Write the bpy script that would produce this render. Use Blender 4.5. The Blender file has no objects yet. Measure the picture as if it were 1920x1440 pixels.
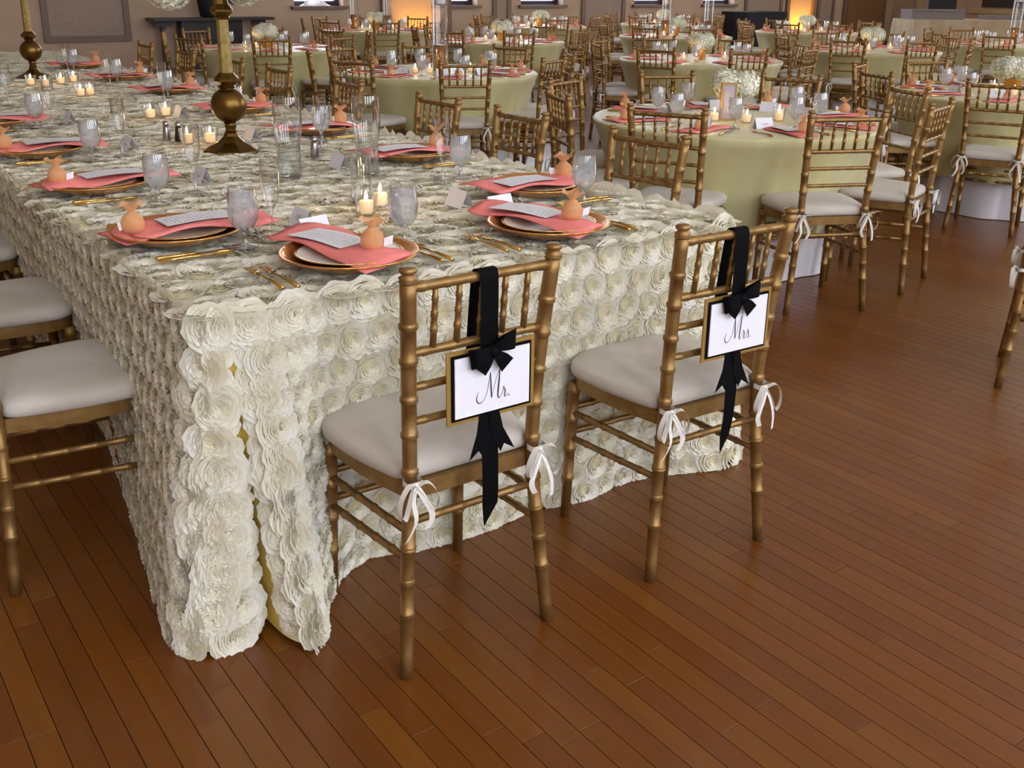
import bpy, math, random
import numpy as np
from mathutils import Vector, Matrix

rnd = random.Random(7)
SC = bpy.context.scene
COL = SC.collection
R_ = math.radians

# ------------------------------------------------------------------ camera
FPX, CAM_H, PITCH, ROLL, HEAD = 1914.3, 1.430, R_(18.88), R_(.64), R_(36.0)
PCX, PCY = 960.0, 620.0            # principal point in the 1920x1440 frame
_fw = np.array([0, math.cos(PITCH), -math.sin(PITCH)]); _rt = np.array([1., 0, 0]); _up = np.cross(_rt, _fw)
_r2 = math.cos(ROLL)*_rt + math.sin(ROLL)*_up; _u2 = -math.sin(ROLL)*_rt + math.cos(ROLL)*_up
_c, _s = math.cos(-HEAD), math.sin(-HEAD)
_RZ = np.array([[_c, -_s, 0], [_s, _c, 0], [0, 0, 1]])
FW, RT, UP = _RZ@_fw, _RZ@_r2, _RZ@_u2
cam_d = bpy.data.cameras.new('camera')
cam = bpy.data.objects.new('camera', cam_d); COL.objects.link(cam)
cam_d.sensor_width = 36; cam_d.lens = FPX/1920*36; cam_d.shift_y = -(720-PCY)/1920
cam_d.clip_start = .05; cam_d.clip_end = 100
mw = Matrix.Identity(4)
for i in range(3):
    mw[i][0] = RT[i]; mw[i][1] = UP[i]; mw[i][2] = -FW[i]
mw[2][3] = CAM_H
cam.matrix_world = mw
SC.camera = cam
def to_px(p):
    d = np.asarray(p, float) - np.array([0, 0, CAM_H]); z = max(1e-3, d@FW)
    return PCX + FPX*(d@RT)/z, PCY - FPX*(d@UP)/z, d@FW
def in_view(p, m=0):
    x, y, z = to_px(p)
    return z > .1 and -m < x < 1920+m and -m < y < 1440+m

# ------------------------------------------------------------------ world, exposure, daylight
W = bpy.data.worlds.new('world'); SC.world = W; W.use_nodes = True
W.node_tree.nodes['Background'].inputs[0].default_value = (.86, .92, 1, 1)
W.node_tree.nodes['Background'].inputs[1].default_value = 7.0
VS = SC.view_settings
VS.view_transform = 'Standard'; VS.look = 'None'; VS.gamma = 1; VS.use_curve_mapping = False
VS.exposure = -.95
CY = SC.cycles
CY.max_bounces = 6; CY.diffuse_bounces = 3; CY.glossy_bounces = 2; CY.transmission_bounces = 4; CY.transparent_max_bounces = 8
CY.caustics_reflective = False; CY.caustics_refractive = False; CY.use_adaptive_sampling = True; CY.adaptive_threshold = .15; CY.adaptive_min_samples = 16
ROOM = (-4.5, 22.6, -4.5, 15.6, 7.0)        # x0 x1 y0 y1 height
def area(name, loc, rot, sx, sy, power, col):
    l = bpy.data.lights.new(name, 'AREA'); l.shape = 'RECTANGLE'; l.size = sx; l.size_y = sy
    l.energy = power; l.color = col
    o = bpy.data.objects.new(name, l); COL.objects.link(o); o.location = loc; o.rotation_euler = rot
    return o
FRONT_WIN = [(-3.3, -1.5), (-.2, 1.6), (2.9, 4.7), (6.0, 7.8), (9.1, 10.9)]
for a, b in FRONT_WIN:                      # daylight entering by the tall windows behind the camera
    area('daylight', ((a+b)/2, ROOM[2]-.12, 3.8), (R_(90), 0, 0), b-a, 5.4, 205, (.80, .88, 1))
RIGHT_WIN = [(-3.0, -1.2), (.5, 2.3), (4.0, 5.8), (7.5, 9.3)]
for a, b in RIGHT_WIN:                      # and by those along the side wall, out of the frame
    area('daylight', (ROOM[1]+.12, (a+b)/2, 3.8), (R_(90), 0, R_(90)), b-a, 5.4, 250, (.97, .95, .95))

BACK_WIN = [(7.05, 7.9), (9.62, 10.5), (11.45, 12.42), (14.2, 15.1), (16.1, 17.02)]
for a, b in BACK_WIN:                       # and by the windows in the far wall
    area('daylight', ((a+b)/2, ROOM[3]+.29, 3.3), (R_(-90), 0, 0), b-a-.02, 4.5, 170, (.86, .92, 1))

# ------------------------------------------------------------------ materials
def srgb(r, g, b):
    f = lambda c: (c/255/12.92) if c <= 10 else ((c/255+.055)/1.055)**2.4
    return (f(r), f(g), f(b), 1)
def pmat(name, col, rough=.5, metal=0., **kw):
    m = bpy.data.materials.new(name); m.use_nodes = True
    b = m.node_tree.nodes['Principled BSDF']
    b.inputs['Base Color'].default_value = col; b.inputs['Roughness'].default_value = rough; b.inputs['Metallic'].default_value = metal
    for k, v in kw.items(): b.inputs[k.replace('_', ' ')].default_value = v
    m.diffuse_color = col
    return m
def N(m, t, **kw):
    n = m.node_tree.nodes.new(t)
    for k, v in kw.items(): setattr(n, k, v)
    return n
def L(m, a, b): m.node_tree.links.new(a, b)
def bsdf(m): return m.node_tree.nodes['Principled BSDF']
def noisy(m, c1, c2, scale=20., detail=3., bump=0., stretch=(1, 1, 1), coord='Object', bscale=None, lo=.35, hi=.65):
    tc = N(m, 'ShaderNodeTexCoord'); mp = N(m, 'ShaderNodeMapping'); mp.inputs['Scale'].default_value = stretch
    L(m, tc.outputs[coord], mp.inputs['Vector'])
    nz = N(m, 'ShaderNodeTexNoise'); nz.inputs['Scale'].default_value = scale; nz.inputs['Detail'].default_value = detail
    L(m, mp.outputs[0], nz.inputs['Vector'])
    cr = N(m, 'ShaderNodeValToRGB'); cr.color_ramp.elements[0].color = c1; cr.color_ramp.elements[1].color = c2
    cr.color_ramp.elements[0].position = lo; cr.color_ramp.elements[1].position = hi
    L(m, nz.outputs['Fac'], cr.inputs[0]); L(m, cr.outputs[0], bsdf(m).inputs['Base Color'])
    if bump:
        n2 = N(m, 'ShaderNodeTexNoise'); n2.inputs['Scale'].default_value = bscale or scale*4; n2.inputs['Detail'].default_value = 2
        L(m, mp.outputs[0], n2.inputs['Vector'])
        bp = N(m, 'ShaderNodeBump'); bp.inputs['Strength'].default_value = bump; bp.inputs['Distance'].default_value = .002
        L(m, n2.outputs['Fac'], bp.inputs['Height']); L(m, bp.outputs[0], bsdf(m).inputs['Normal'])
    return m
M = {}
M['gold'] = noisy(pmat('gold_paint', srgb(150, 116, 66), .42, .62), srgb(142, 107, 58), srgb(160, 124, 74), 30, 3, .15, bscale=220)
M['cushion'] = noisy(pmat('cushion_fabric', srgb(204, 194, 182), .85, 0, Sheen_Weight=.15), srgb(198, 188, 176), srgb(209, 200, 189), 6, 2, .3, bscale=500)
M['tie'] = pmat('tie_ribbon', srgb(236, 230, 222), .6)
M['black'] = pmat('black_satin', srgb(4, 4, 6), .7, 0, Specular_IOR_Level=.1)
M['blackcloth'] = pmat('black_cloth', srgb(20, 20, 26), .8)
M['ivory'] = noisy(pmat('ivory_satin', srgb(246, 241, 224), .36, 0, Sheen_Weight=.15), srgb(242, 235, 212), srgb(250, 246, 234), 9, 2)
def translucent(m, col, fac):
    t = N(m, 'ShaderNodeBsdfTranslucent'); t.inputs['Color'].default_value = col
    mx = N(m, 'ShaderNodeMixShader'); mx.inputs[0].default_value = fac
    out = m.node_tree.nodes['Material Output']
    L(m, bsdf(m).outputs[0], mx.inputs[1]); L(m, t.outputs[0], mx.inputs[2]); L(m, mx.outputs[0], out.inputs[0])
translucent(M['ivory'], srgb(250, 243, 220), .26)
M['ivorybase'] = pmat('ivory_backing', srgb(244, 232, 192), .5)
M['fold_glow'] = pmat('yellow_fold_glow', srgb(236, 206, 104), .6)
M['green'] = noisy(pmat('celadon_satin', srgb(206, 196, 142), .42, 0, Sheen_Weight=.2), srgb(198, 186, 130), srgb(212, 203, 152), 3, 2, .1, bscale=300)
M['white_cloth'] = pmat('white_cloth', srgb(225, 220, 222), .8)
M['coral'] = noisy(pmat('coral_linen', srgb(246, 138, 132), .85), srgb(242, 130, 124), srgb(250, 146, 140), 25, 3, .3, bscale=700)
M['charger'] = pmat('charger_gold', srgb(236, 164, 86), .22, .8)
M['plate'] = pmat('plate_glaze', srgb(236, 228, 212), .25)
M['platerim'] = pmat('gold_rim', srgb(232, 190, 120), .2, .9)
M['paper'] = pmat('white_card', srgb(240, 238, 246), .7)
M['ink'] = pmat('ink', srgb(38, 36, 42), .7)
M['gold_card'] = pmat('gold_card', srgb(176, 138, 70), .4, .5)
M['cutlery'] = pmat('gold_cutlery', srgb(226, 186, 112), .18, 1.)
M['steel'] = pmat('steel', srgb(170, 168, 170), .25, 1.)
M['brass'] = pmat('antique_brass', srgb(112, 84, 38), .3, .95)
M['candle'] = pmat('candle_wax', srgb(250, 226, 190), .5, 0, Emission_Color=(1, .55, .22, 1), Emission_Strength=1.1)
M['flame'] = pmat('flame', (1, .8, .4, 1), .5, 0, Emission_Color=(1, .72, .34, 1), Emission_Strength=40)
M['column'] = noisy(pmat('gilded_column', srgb(150, 125, 66), .5, .35), srgb(140, 114, 56), srgb(166, 142, 84), 40, 3)
M['petal'] = noisy(pmat('hydrangea_petal', srgb(236, 233, 212), .7), srgb(226, 226, 196), srgb(244, 241, 228), 12, 2)
M['vase'] = pmat('gold_vase', srgb(205, 140, 60), .28, .85)
M['leaf'] = pmat('leaf_green', srgb(30, 48, 30), .5)
M['water'] = bpy.data.materials.new('iced_water'); M['water'].use_nodes = True
def _iced(m):
    nt = m.node_tree; nt.nodes.remove(nt.nodes['Principled BSDF'])
    d = N(m, 'ShaderNodeBsdfDiffuse'); d.inputs[0].default_value = (.95, .96, 1, 1)
    t = N(m, 'ShaderNodeBsdfTranslucent'); t.inputs[0].default_value = (.95, .96, 1, 1)
    g = N(m, 'ShaderNodeBsdfTransparent'); g.inputs[0].default_value = (.97, .98, 1, 1)
    a = N(m, 'ShaderNodeMixShader'); a.inputs[0].default_value = .5; L(m, d.outputs[0], a.inputs[1]); L(m, t.outputs[0], a.inputs[2])
    tc = N(m, 'ShaderNodeTexCoord'); nz = N(m, 'ShaderNodeTexNoise'); nz.inputs['Scale'].default_value = 70.; L(m, tc.outputs['Object'], nz.inputs['Vector'])
    mr = N(m, 'ShaderNodeMapRange'); mr.inputs['From Min'].default_value = .3; mr.inputs['From Max'].default_value = .7; mr.inputs['To Min'].default_value = .52; mr.inputs['To Max'].default_value = .7
    L(m, nz.outputs['Fac'], mr.inputs['Value'])
    b = N(m, 'ShaderNodeMixShader'); L(m, mr.outputs[0], b.inputs[0]); L(m, a.outputs[0], b.inputs[1]); L(m, g.outputs[0], b.inputs[2])
    L(m, b.outputs[0], nt.nodes['Material Output'].inputs[0])
_iced(M['water'])
M['peach'] = pmat('peach_organza', srgb(236, 172, 116), .6, 0, Sheen_Weight=.2)
def sheer(m, fac):
    t = N(m, 'ShaderNodeBsdfTransparent'); t.inputs[0].default_value = (1, .93, .86, 1); mx = N(m, 'ShaderNodeMixShader'); mx.inputs[0].default_value = fac
    L(m, bsdf(m).outputs[0], mx.inputs[1]); L(m, t.outputs[0], mx.inputs[2]); L(m, mx.outputs[0], m.node_tree.nodes['Material Output'].inputs[0])
sheer(M['peach'], .38)
M['cocoa'] = pmat('espresso_wood', srgb(34, 26, 24), .35)
M['grey'] = pmat('grey_case', srgb(122, 112, 112), .6)
M['linen'] = noisy(pmat('sand_linen', srgb(188, 172, 140), .7), srgb(178, 160, 126), srgb(196, 182, 152), 4, 2)
M['amber'] = pmat('amber_fill', srgb(196, 130, 66), .3, 0, Transmission_Weight=.5)
M['frame'] = pmat('window_frame', srgb(52, 36, 60), .5)
M['trim'] = pmat('wall_trim', srgb(120, 98, 82), .5)
M['panel'] = noisy(pmat('wall_panel', srgb(160, 140, 126), .8), srgb(156, 136, 122), srgb(164, 144, 130), 30, 2)
M['wall'] = noisy(pmat('wall_paint', srgb(188, 162, 138), .8), srgb(184, 158, 134), srgb(192, 166, 142), 2.5, 3, .1, bscale=60)
M['cream'] = pmat('cream_trim', srgb(196, 168, 122), .6)
M['ceiling'] = pmat('ceiling_paint', srgb(232, 226, 214), .9)
def thin_glass(name, tint=(.98, .99, .99, 1), boost=1.):
    m = bpy.data.materials.new(name); m.use_nodes = True
    nt = m.node_tree; nt.nodes.remove(nt.nodes['Principled BSDF'])
    t = N(m, 'ShaderNodeBsdfTransparent'); t.inputs[0].default_value = tint
    g = N(m, 'ShaderNodeBsdfGlossy'); g.inputs['Roughness'].default_value = .04
    lw = N(m, 'ShaderNodeLayerWeight'); lw.inputs[0].default_value = .28
    mu = N(m, 'ShaderNodeMath', operation='MULTIPLY_ADD'); mu.inputs[1].default_value = .55*boost; mu.inputs[2].default_value = .045*boost
    mu.use_clamp = True
    L(m, lw.outputs['Facing'], mu.inputs[0])
    mx = N(m, 'ShaderNodeMixShader'); L(m, mu.outputs[0], mx.inputs[0]); L(m, t.outputs[0], mx.inputs[1]); L(m, g.outputs[0], mx.inputs[2])
    L(m, mx.outputs[0], nt.nodes['Material Output'].inputs[0])
    return m
M['glass'] = thin_glass('clear_glass', boost=2.1)
M['pane'] = thin_glass('window_pane', (.97, .98, 1, 1), .5)
# printed card: faint lines of small print
def printed(name):
    m = pmat(name, srgb(236, 232, 236), .7)
    tc = N(m, 'ShaderNodeTexCoord'); mp = N(m, 'ShaderNodeMapping'); mp.inputs['Scale'].default_value = (60, 9, 1); L(m, tc.outputs['Generated'], mp.inputs[0])
    wv = N(m, 'ShaderNodeTexNoise'); wv.inputs['Scale'].default_value = 1.; L(m, mp.outputs[0], wv.inputs['Vector'])
    sp = N(m, 'ShaderNodeSeparateXYZ'); L(m, tc.outputs['Generated'], sp.inputs[0])
    s1 = N(m, 'ShaderNodeMath', operation='MULTIPLY'); s1.inputs[1].default_value = 16*math.pi*2; L(m, sp.outputs['Y'], s1.inputs[0])
    s2 = N(m, 'ShaderNodeMath', operation='SINE'); L(m, s1.outputs[0], s2.inputs[0])
    s3 = N(m, 'ShaderNodeMath', operation='GREATER_THAN'); s3.inputs[1].default_value = .35; L(m, s2.outputs[0], s3.inputs[0])
    s4 = N(m, 'ShaderNodeMath', operation='GREATER_THAN'); s4.inputs[1].default_value = .5; L(m, wv.outputs['Fac'], s4.inputs[0])
    s5 = N(m, 'ShaderNodeMath', operation='MULTIPLY'); L(m, s3.outputs[0], s5.inputs[0]); L(m, s4.outputs[0], s5.inputs[1])
    a = N(m, 'ShaderNodeMath', operation='SUBTRACT'); a.inputs[1].default_value = .5; L(m, sp.outputs['X'], a.inputs[0])
    b = N(m, 'ShaderNodeMath', operation='ABSOLUTE'); L(m, a.outputs[0], b.inputs[0])
    c = N(m, 'ShaderNodeMath', operation='LESS_THAN'); c.inputs[1].default_value = .36; L(m, b.outputs[0], c.inputs[0])
    d = N(m, 'ShaderNodeMath', operation='MULTIPLY'); L(m, s5.outputs[0], d.inputs[0]); L(m, c.outputs[0], d.inputs[1])
    mx = N(m, 'ShaderNodeMix', data_type='RGBA'); L(m, d.outputs[0], mx.inputs['Factor'])
    mx.inputs['A'].default_value = srgb(238, 235, 240); mx.inputs['B'].default_value = srgb(176, 172, 178)
    L(m, mx.outputs['Result'], bsdf(m).inputs['Base Color'])
    return m
M['menu'] = printed('printed_menu')
# wood
def wood(name, mode):
    m = pmat(name, srgb(150, 84, 34), .3, 0, Coat_Weight=.2, Coat_Roughness=.14, Specular_IOR_Level=.4)
    tc = N(m, 'ShaderNodeTexCoord')
    geo = N(m, 'ShaderNodeNewGeometry')
    if mode == 'object':
        oi = N(m, 'ShaderNodeObjectInfo'); rv = oi.outputs['Random']
    elif mode == 'attr':
        at = N(m, 'ShaderNodeAttribute', attribute_name='board'); rv = at.outputs['Fac']
    else:
        sp = N(m, 'ShaderNodeSeparateXYZ'); L(m, geo.outputs['Position'], sp.inputs[0])
        dv = N(m, 'ShaderNodeMath', operation='DIVIDE'); dv.inputs[1].default_value = .057; L(m, sp.outputs['X'], dv.inputs[0])
        fl = N(m, 'ShaderNodeMath', operation='FLOOR'); L(m, dv.outputs[0], fl.inputs[0])
        w1 = N(m, 'ShaderNodeTexWhiteNoise', noise_dimensions='1D'); L(m, fl.outputs[0], w1.inputs['W'])
        ad = N(m, 'ShaderNodeMath', operation='MULTIPLY_ADD'); ad.inputs[1].default_value = .9; L(m, sp.outputs['Y'], ad.inputs[0])
        sc = N(m, 'ShaderNodeMath', operation='MULTIPLY'); sc.inputs[1].default_value = 17.; L(m, w1.outputs['Value'], sc.inputs[0]); L(m, sc.outputs[0], ad.inputs[2])
        f2 = N(m, 'ShaderNodeMath', operation='FLOOR'); L(m, ad.outputs[0], f2.inputs[0])
        cb = N(m, 'ShaderNodeCombineXYZ'); L(m, fl.outputs[0], cb.inputs[0]); L(m, f2.outputs[0], cb.inputs[1])
        w2 = N(m, 'ShaderNodeTexWhiteNoise', noise_dimensions='2D'); L(m, cb.outputs[0], w2.inputs['Vector']); rv = w2.outputs['Value']
    cr = N(m, 'ShaderNodeValToRGB'); e = cr.color_ramp.elements
    e[0].position = 0; e[0].color = srgb(109, 60, 17); e[1].position = 1; e[1].color = srgb(122, 73, 21)
    x = e.new(.35); x.color = srgb(114, 64, 18); x = e.new(.7); x.color = srgb(117, 67, 19)
    L(m, rv, cr.inputs[0])
    mp = N(m, 'ShaderNodeMapping'); mp.inputs['Scale'].default_value = (42, 2.2, 10); L(m, geo.outputs['Position'], mp.inputs['Vector'])
    of = N(m, 'ShaderNodeCombineXYZ'); mo = N(m, 'ShaderNodeMath', operation='MULTIPLY'); mo.inputs[1].default_value = 50.
    L(m, rv, mo.inputs[0]); L(m, mo.outputs[0], of.inputs[1]); L(m, of.outputs[0], mp.inputs['Location'])
    nz = N(m, 'ShaderNodeTexNoise'); nz.inputs['Scale'].default_value = 1.; nz.inputs['Detail'].default_value = 5; nz.inputs['Roughness'].default_value = .6
    L(m, mp.outputs[0], nz.inputs['Vector'])
    cr2 = N(m, 'ShaderNodeValToRGB'); cr2.color_ramp.elements[0].color = (.72, .68, .66, 1); cr2.color_ramp.elements[1].color = (1.06, 1.06, 1.06, 1)
    cr2.color_ramp.elements[0].position = .3; cr2.color_ramp.elements[1].position = .62
    L(m, nz.outputs['Fac'], cr2.inputs[0])
    mx = N(m, 'ShaderNodeMix', data_type='RGBA', blend_type='MULTIPLY'); mx.inputs['Factor'].default_value = .5
    L(m, cr.outputs[0], mx.inputs['A']); L(m, cr2.outputs[0], mx.inputs['B'])
    # scuffs worn into the varnish
    n3 = N(m, 'ShaderNodeTexNoise'); n3.inputs['Scale'].default_value = 3.; n3.inputs['Detail'].default_value = 4; L(m, geo.outputs['Position'], n3.inputs['Vector'])
    rr = N(m, 'ShaderNodeMapRange'); rr.inputs['To Min'].default_value = .24; rr.inputs['To Max'].default_value = .42
    L(m, n3.outputs['Fac'], rr.inputs['Value']); L(m, rr.outputs[0], bsdf(m).inputs['Roughness'])
    col = mx.outputs['Result']
    if mode == 'world':                                    # joints between strips too narrow to build
        fr = N(m, 'ShaderNodeMath', operation='FRACT'); L(m, dv.outputs[0], fr.inputs[0])
        lt = N(m, 'ShaderNodeMath', operation='LESS_THAN'); lt.inputs[1].default_value = .05; L(m, fr.outputs[0], lt.inputs[0])
        m2 = N(m, 'ShaderNodeMix', data_type='RGBA'); L(m, lt.outputs[0], m2.inputs['Factor']); L(m, col, m2.inputs['A']); m2.inputs['B'].default_value = srgb(70, 34, 14)
        col = m2.outputs['Result']
    L(m, col, bsdf(m).inputs['Base Color'])
    return m
M['plank'] = wood('maple_plank', 'object'); M['plankstuff'] = wood('maple_strip', 'attr'); M['plankfar'] = wood('maple_far', 'world')
M['joint'] = pmat('joint_dark', srgb(46, 24, 12), .8)

# ------------------------------------------------------------------ mesh helpers
class MB:
    def __init__(s): s.v = []; s.f = []
    def add(s, vs, fs):
        n = len(s.v); s.v += [tuple(p) for p in vs]; s.f += [tuple(i+n for i in f) for f in fs]; return s
    def box(s, x0, x1, y0, y1, z0, z1):
        return s.add([(x0,y0,z0),(x1,y0,z0),(x1,y1,z0),(x0,y1,z0),(x0,y0,z1),(x1,y0,z1),(x1,y1,z1),(x0,y1,z1)],
                     [(0,3,2,1),(4,5,6,7),(0,1,5,4),(1,2,6,5),(2,3,7,6),(3,0,4,7)])
    def tube(s, pts, rad, n=10, cap=True):
        pts = [Vector(p) for p in pts]; k = len(pts)
        t0 = (pts[1]-pts[0]).normalized(); a = Vector((1, 0, 0)) if abs(t0.x) < .8 else Vector((0, 1, 0))
        u = t0.cross(a).normalized(); vs = []; fs = []
        for i, p in enumerate(pts):
            t = (pts[min(i+1, k-1)]-pts[max(i-1, 0)])
            t = t.normalized() if t.length > 1e-9 else t0
            u = (u - t*u.dot(t)).normalized(); w = t.cross(u)
            r = rad[i] if hasattr(rad, '__len__') else rad
            for j in range(n):
                an = 2*math.pi*j/n; vs.append(p+u*(r*math.cos(an))+w*(r*math.sin(an)))
        for i in range(k-1):
            for j in range(n):
                fs.append((i*n+j, i*n+(j+1)%n, (i+1)*n+(j+1)%n, (i+1)*n+j))
        if cap: fs += [tuple(range(n))[::-1], tuple((k-1)*n+j for j in range(n))]
        return s.add(vs, fs)
    def lathe(s, prof, n=24, c=(0, 0), capb=True, capt=True, rot=0.):
        vs = []; fs = []; k = len(prof)
        for r, z in prof:
            for j in range(n):
                a = 2*math.pi*j/n+rot; vs.append((c[0]+r*math.cos(a), c[1]+r*math.sin(a), z))
        for i in range(k-1):
            for j in range(n):
                fs.append((i*n+j, i*n+(j+1)%n, (i+1)*n+(j+1)%n, (i+1)*n+j))
        if capb: fs.append(tuple(range(n))[::-1])
        if capt: fs.append(tuple((k-1)*n+j for j in range(n)))
        return s.add(vs, fs)
    def prism(s, outline, z0, z1):
        n = len(outline)
        return s.add([(x, y, z0) for x, y in outline]+[(x, y, z1) for x, y in outline],
                     [tuple(range(n))[::-1], tuple(range(n, 2*n))]+[(i, (i+1)%n, n+(i+1)%n, n+i) for i in range(n)])
    def ribbon(s, pts, wdir, w, th=0.):
        """strip along pts, w wide along wdir; wdir / w may be lists"""
        k = len(pts); vs = []; fs = []
        for i, p in enumerate(pts):
            d = Vector(wdir[i] if isinstance(wdir, list) else wdir).normalized(); ww = w[i] if isinstance(w, list) else w
            p = Vector(p); vs += [p-d*ww/2, p+d*ww/2]
        for i in range(k-1): fs.append((2*i, 2*i+1, 2*i+3, 2*i+2))
        return s.add(vs, fs)
    def mesh(s, name, mat, smooth=True, mats=None):
        m = bpy.data.meshes.new(name); m.from_pydata(s.v, [], s.f)
        m.materials.append(M[mat] if isinstance(mat, str) else mat)
        if smooth: m.polygons.foreach_set('use_smooth', [True]*len(m.polygons))
        m.update(); return m
def sharp(m, deg=38):
    try: m.set_sharp_from_angle(angle=R_(deg))
    except Exception: pass
    return m
def np_mesh(name, V, F, mat, smooth=True):
    m = bpy.data.meshes.new(name); V = np.asarray(V, np.float32); F = np.asarray(F, np.int32)
    m.vertices.add(len(V)); m.vertices.foreach_set('co', V.ravel())
    m.loops.add(F.size); m.loops.foreach_set('vertex_index', F.ravel())
    m.polygons.add(len(F)); m.polygons.foreach_set('loop_start', np.arange(len(F), dtype=np.int32)*4)
    try: m.polygons.foreach_set('loop_total', np.full(len(F), 4, np.int32))
    except Exception: pass
    m.polygons.foreach_set('use_smooth', np.full(len(F), bool(smooth)))
    m.materials.append(M[mat]); m.update(); m.validate(); return m
def spline(pts, n=8):
    P = [Vector(p) for p in pts]; out = []
    for i in range(len(P)-1):
        a, b, c, d = P[max(i-1, 0)], P[i], P[i+1], P[min(i+2, len(P)-1)]
        for j in range(n):
            t = j/n
            out.append(.5*((2*b)+(c-a)*t+(2*a-5*b+4*c-d)*t*t+(3*b-a-3*c+d)*t**3))
    out.append(P[-1]); return out
# ------------------------------------------------------------------ object helpers
def link(name, data, parent=None, loc=None, rotz=None, **props):
    o = bpy.data.objects.new(name, data); COL.objects.link(o)
    if parent: o.parent = parent
    if loc is not None: o.location = loc
    if rotz: o.rotation_euler = (0, 0, rotz)
    for k, v in props.items():
        if v is not None: o[k] = v
    return o
def thing(name, label, cat, loc=(0, 0, 0), rotz=0, group=None, data=None):
    return link(name, data, None, loc, rotz, label=label, category=cat, group=group)
def grow(tree, parent):
    """tree: list of (name, mesh, [children]) -> parts and sub-parts under parent"""
    for t in tree:
        o = link(t[0], t[1], parent)
        if len(t) > 2:
            for c in t[2]: link(c[0], c[1], o)
def struct(name, mesh, parent=None, **kw):
    return link(name, mesh, parent, kind='structure' if not parent else None, **kw)

# ================================================================== THE ROOM
X0, X1, Y0, Y1, ZH = ROOM
def wall_xz(wins, x0, x1, z0, z1, ya, yb, flip=False):
    """a wall along x (or along y when flip) with rectangular openings (a, b, zs, zt)"""
    mb = MB()
    def bx(a, b, c, d):
        if b-a < 1e-4 or d-c < 1e-4: return
        if flip: mb.box(ya, yb, a, b, c, d)
        else: mb.box(a, b, ya, yb, c, d)
    cur = x0
    for a, b, zs, zt in sorted(wins):
        bx(cur, a, z0, z1); bx(a, b, z0, zs); bx(a, b, zt, z1); cur = b
    bx(cur, x1, z0, z1)
    return mb
SILL = 1.03
struct('wall_back', wall_xz([(a, b, SILL, 5.6) for a, b in BACK_WIN], X0-.3, X1+.3, 0, ZH, Y1, Y1+.3).mesh('wall_back', 'wall', False))
struct('wall_front', wall_xz([(a, b, 1.1, 6.5) for a, b in FRONT_WIN], X0-.3, X1+.3, 0, ZH, Y0-.3, Y0).mesh('wall_front', 'wall', False))
struct('wall_right', wall_xz([(a, b, 1.1, 6.5) for a, b in RIGHT_WIN], Y0, Y1, 0, ZH, X1, X1+.3, True).mesh('wall_right', 'wall', False))
struct('wall_left', MB().box(X0-.3, X0, Y0, Y1, 0, ZH).mesh('wall_left', 'wall', False))
struct('ceiling', MB().box(X0-.3, X1+.3, Y0-.3, Y1+.3, ZH, ZH+.2).mesh('ceiling', 'ceiling', False))
for i, (a, b) in enumerate(BACK_WIN):
    z0, z1 = SILL, 5.6; mb = MB(); t = .07; y0, y1 = Y1+.17, Y1+.24
    mb.box(a, a+t, y0, y1, z0, z1); mb.box(b-t, b, y0, y1, z0, z1); mb.box(a+t, b-t, y0, y1, z0, z0+t); mb.box(a+t, b-t, y0, y1, z1-t, z1)
    mb.box(a+t, b-t, y0, y1, 2.15, 2.21)
    w = struct('window_%d' % (i+1), mb.mesh('window_frame', 'frame', False), label='bright window with dark frame in the far wall', group='windows in the far wall')
    link('pane', MB().box(a+t, b-t, y0+.03, y0+.034, z0+t, 2.15).mesh('pane', 'pane', False), w)
    link('pane', MB().box(a+t, b-t, y0+.03, y0+.034, 2.21, z1-t).mesh('pane', 'pane', False), w)
    link('window_sill', MB().box(a-.06, b+.06, Y1-.07, Y1+.17, z0-.05, z0).mesh('sill', 'trim', False), w)
# moulded panels on the far wall
def moulding(a, b, z0, z1, t=.085, y=Y1, fill=True):
    mb = MB(); d = .035
    mb.box(a, a+t, y-d, y, z0, z1); mb.box(b-t, b, y-d, y, z0, z1); mb.box(a+t, b-t, y-d, y, z0, z0+t); mb.box(a+t, b-t, y-d, y, z1-t, z1)
    return mb
TR = [0]
def trim(mesh, **kw):
    TR[0] += 1; return struct('trim_%d' % TR[0], mesh, **kw)
for a, b in [(3.32, 4.50), (10.82, 11.22), (12.86, 13.95), (17.35, 18.55), (19.75, 20.35)]:
    t = trim(moulding(a, b, .56, 3.1).mesh('moulding', 'trim', False))
    link('panel', MB().box(a+.085, b-.085, Y1-.012, Y1, .56+.085, 3.1-.085).mesh('panel', 'panel', False), t)
for x in (8.62, 9.9-.02, 18.72, 19.6, 20.72, 22.2):
    trim(MB().box(x-.05, x+.05, Y1-.06, Y1, 0, ZH).mesh('pilaster', 'trim', False))
t = trim(MB().box(20.8, 22.15, Y1-.05, Y1, .0, 3.0).mesh('door_panel', pmat('tan_panel', srgb(132, 98, 62), .6), False))
struct('baseboard_back', MB().box(X0, X1, Y1-.025, Y1, 0, .16).mesh('baseboard', 'trim', False))
for y in (14.9, 13.95):
    trim(MB().box(X1-.06, X1, y-.05, y+.05, 0, ZH).mesh('pilaster', 'cream', False))
trim(MB().box(X1-.05, X1, 11.2, 13.6, .86, .96).mesh('shelf_trim', 'cream', False))
mb = MB(); mb.box(X1-.04, X1, 11.4, 13.3, 1.0, 2.6)
trim(mb.mesh('mirror_frame', 'cocoa', False))

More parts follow.
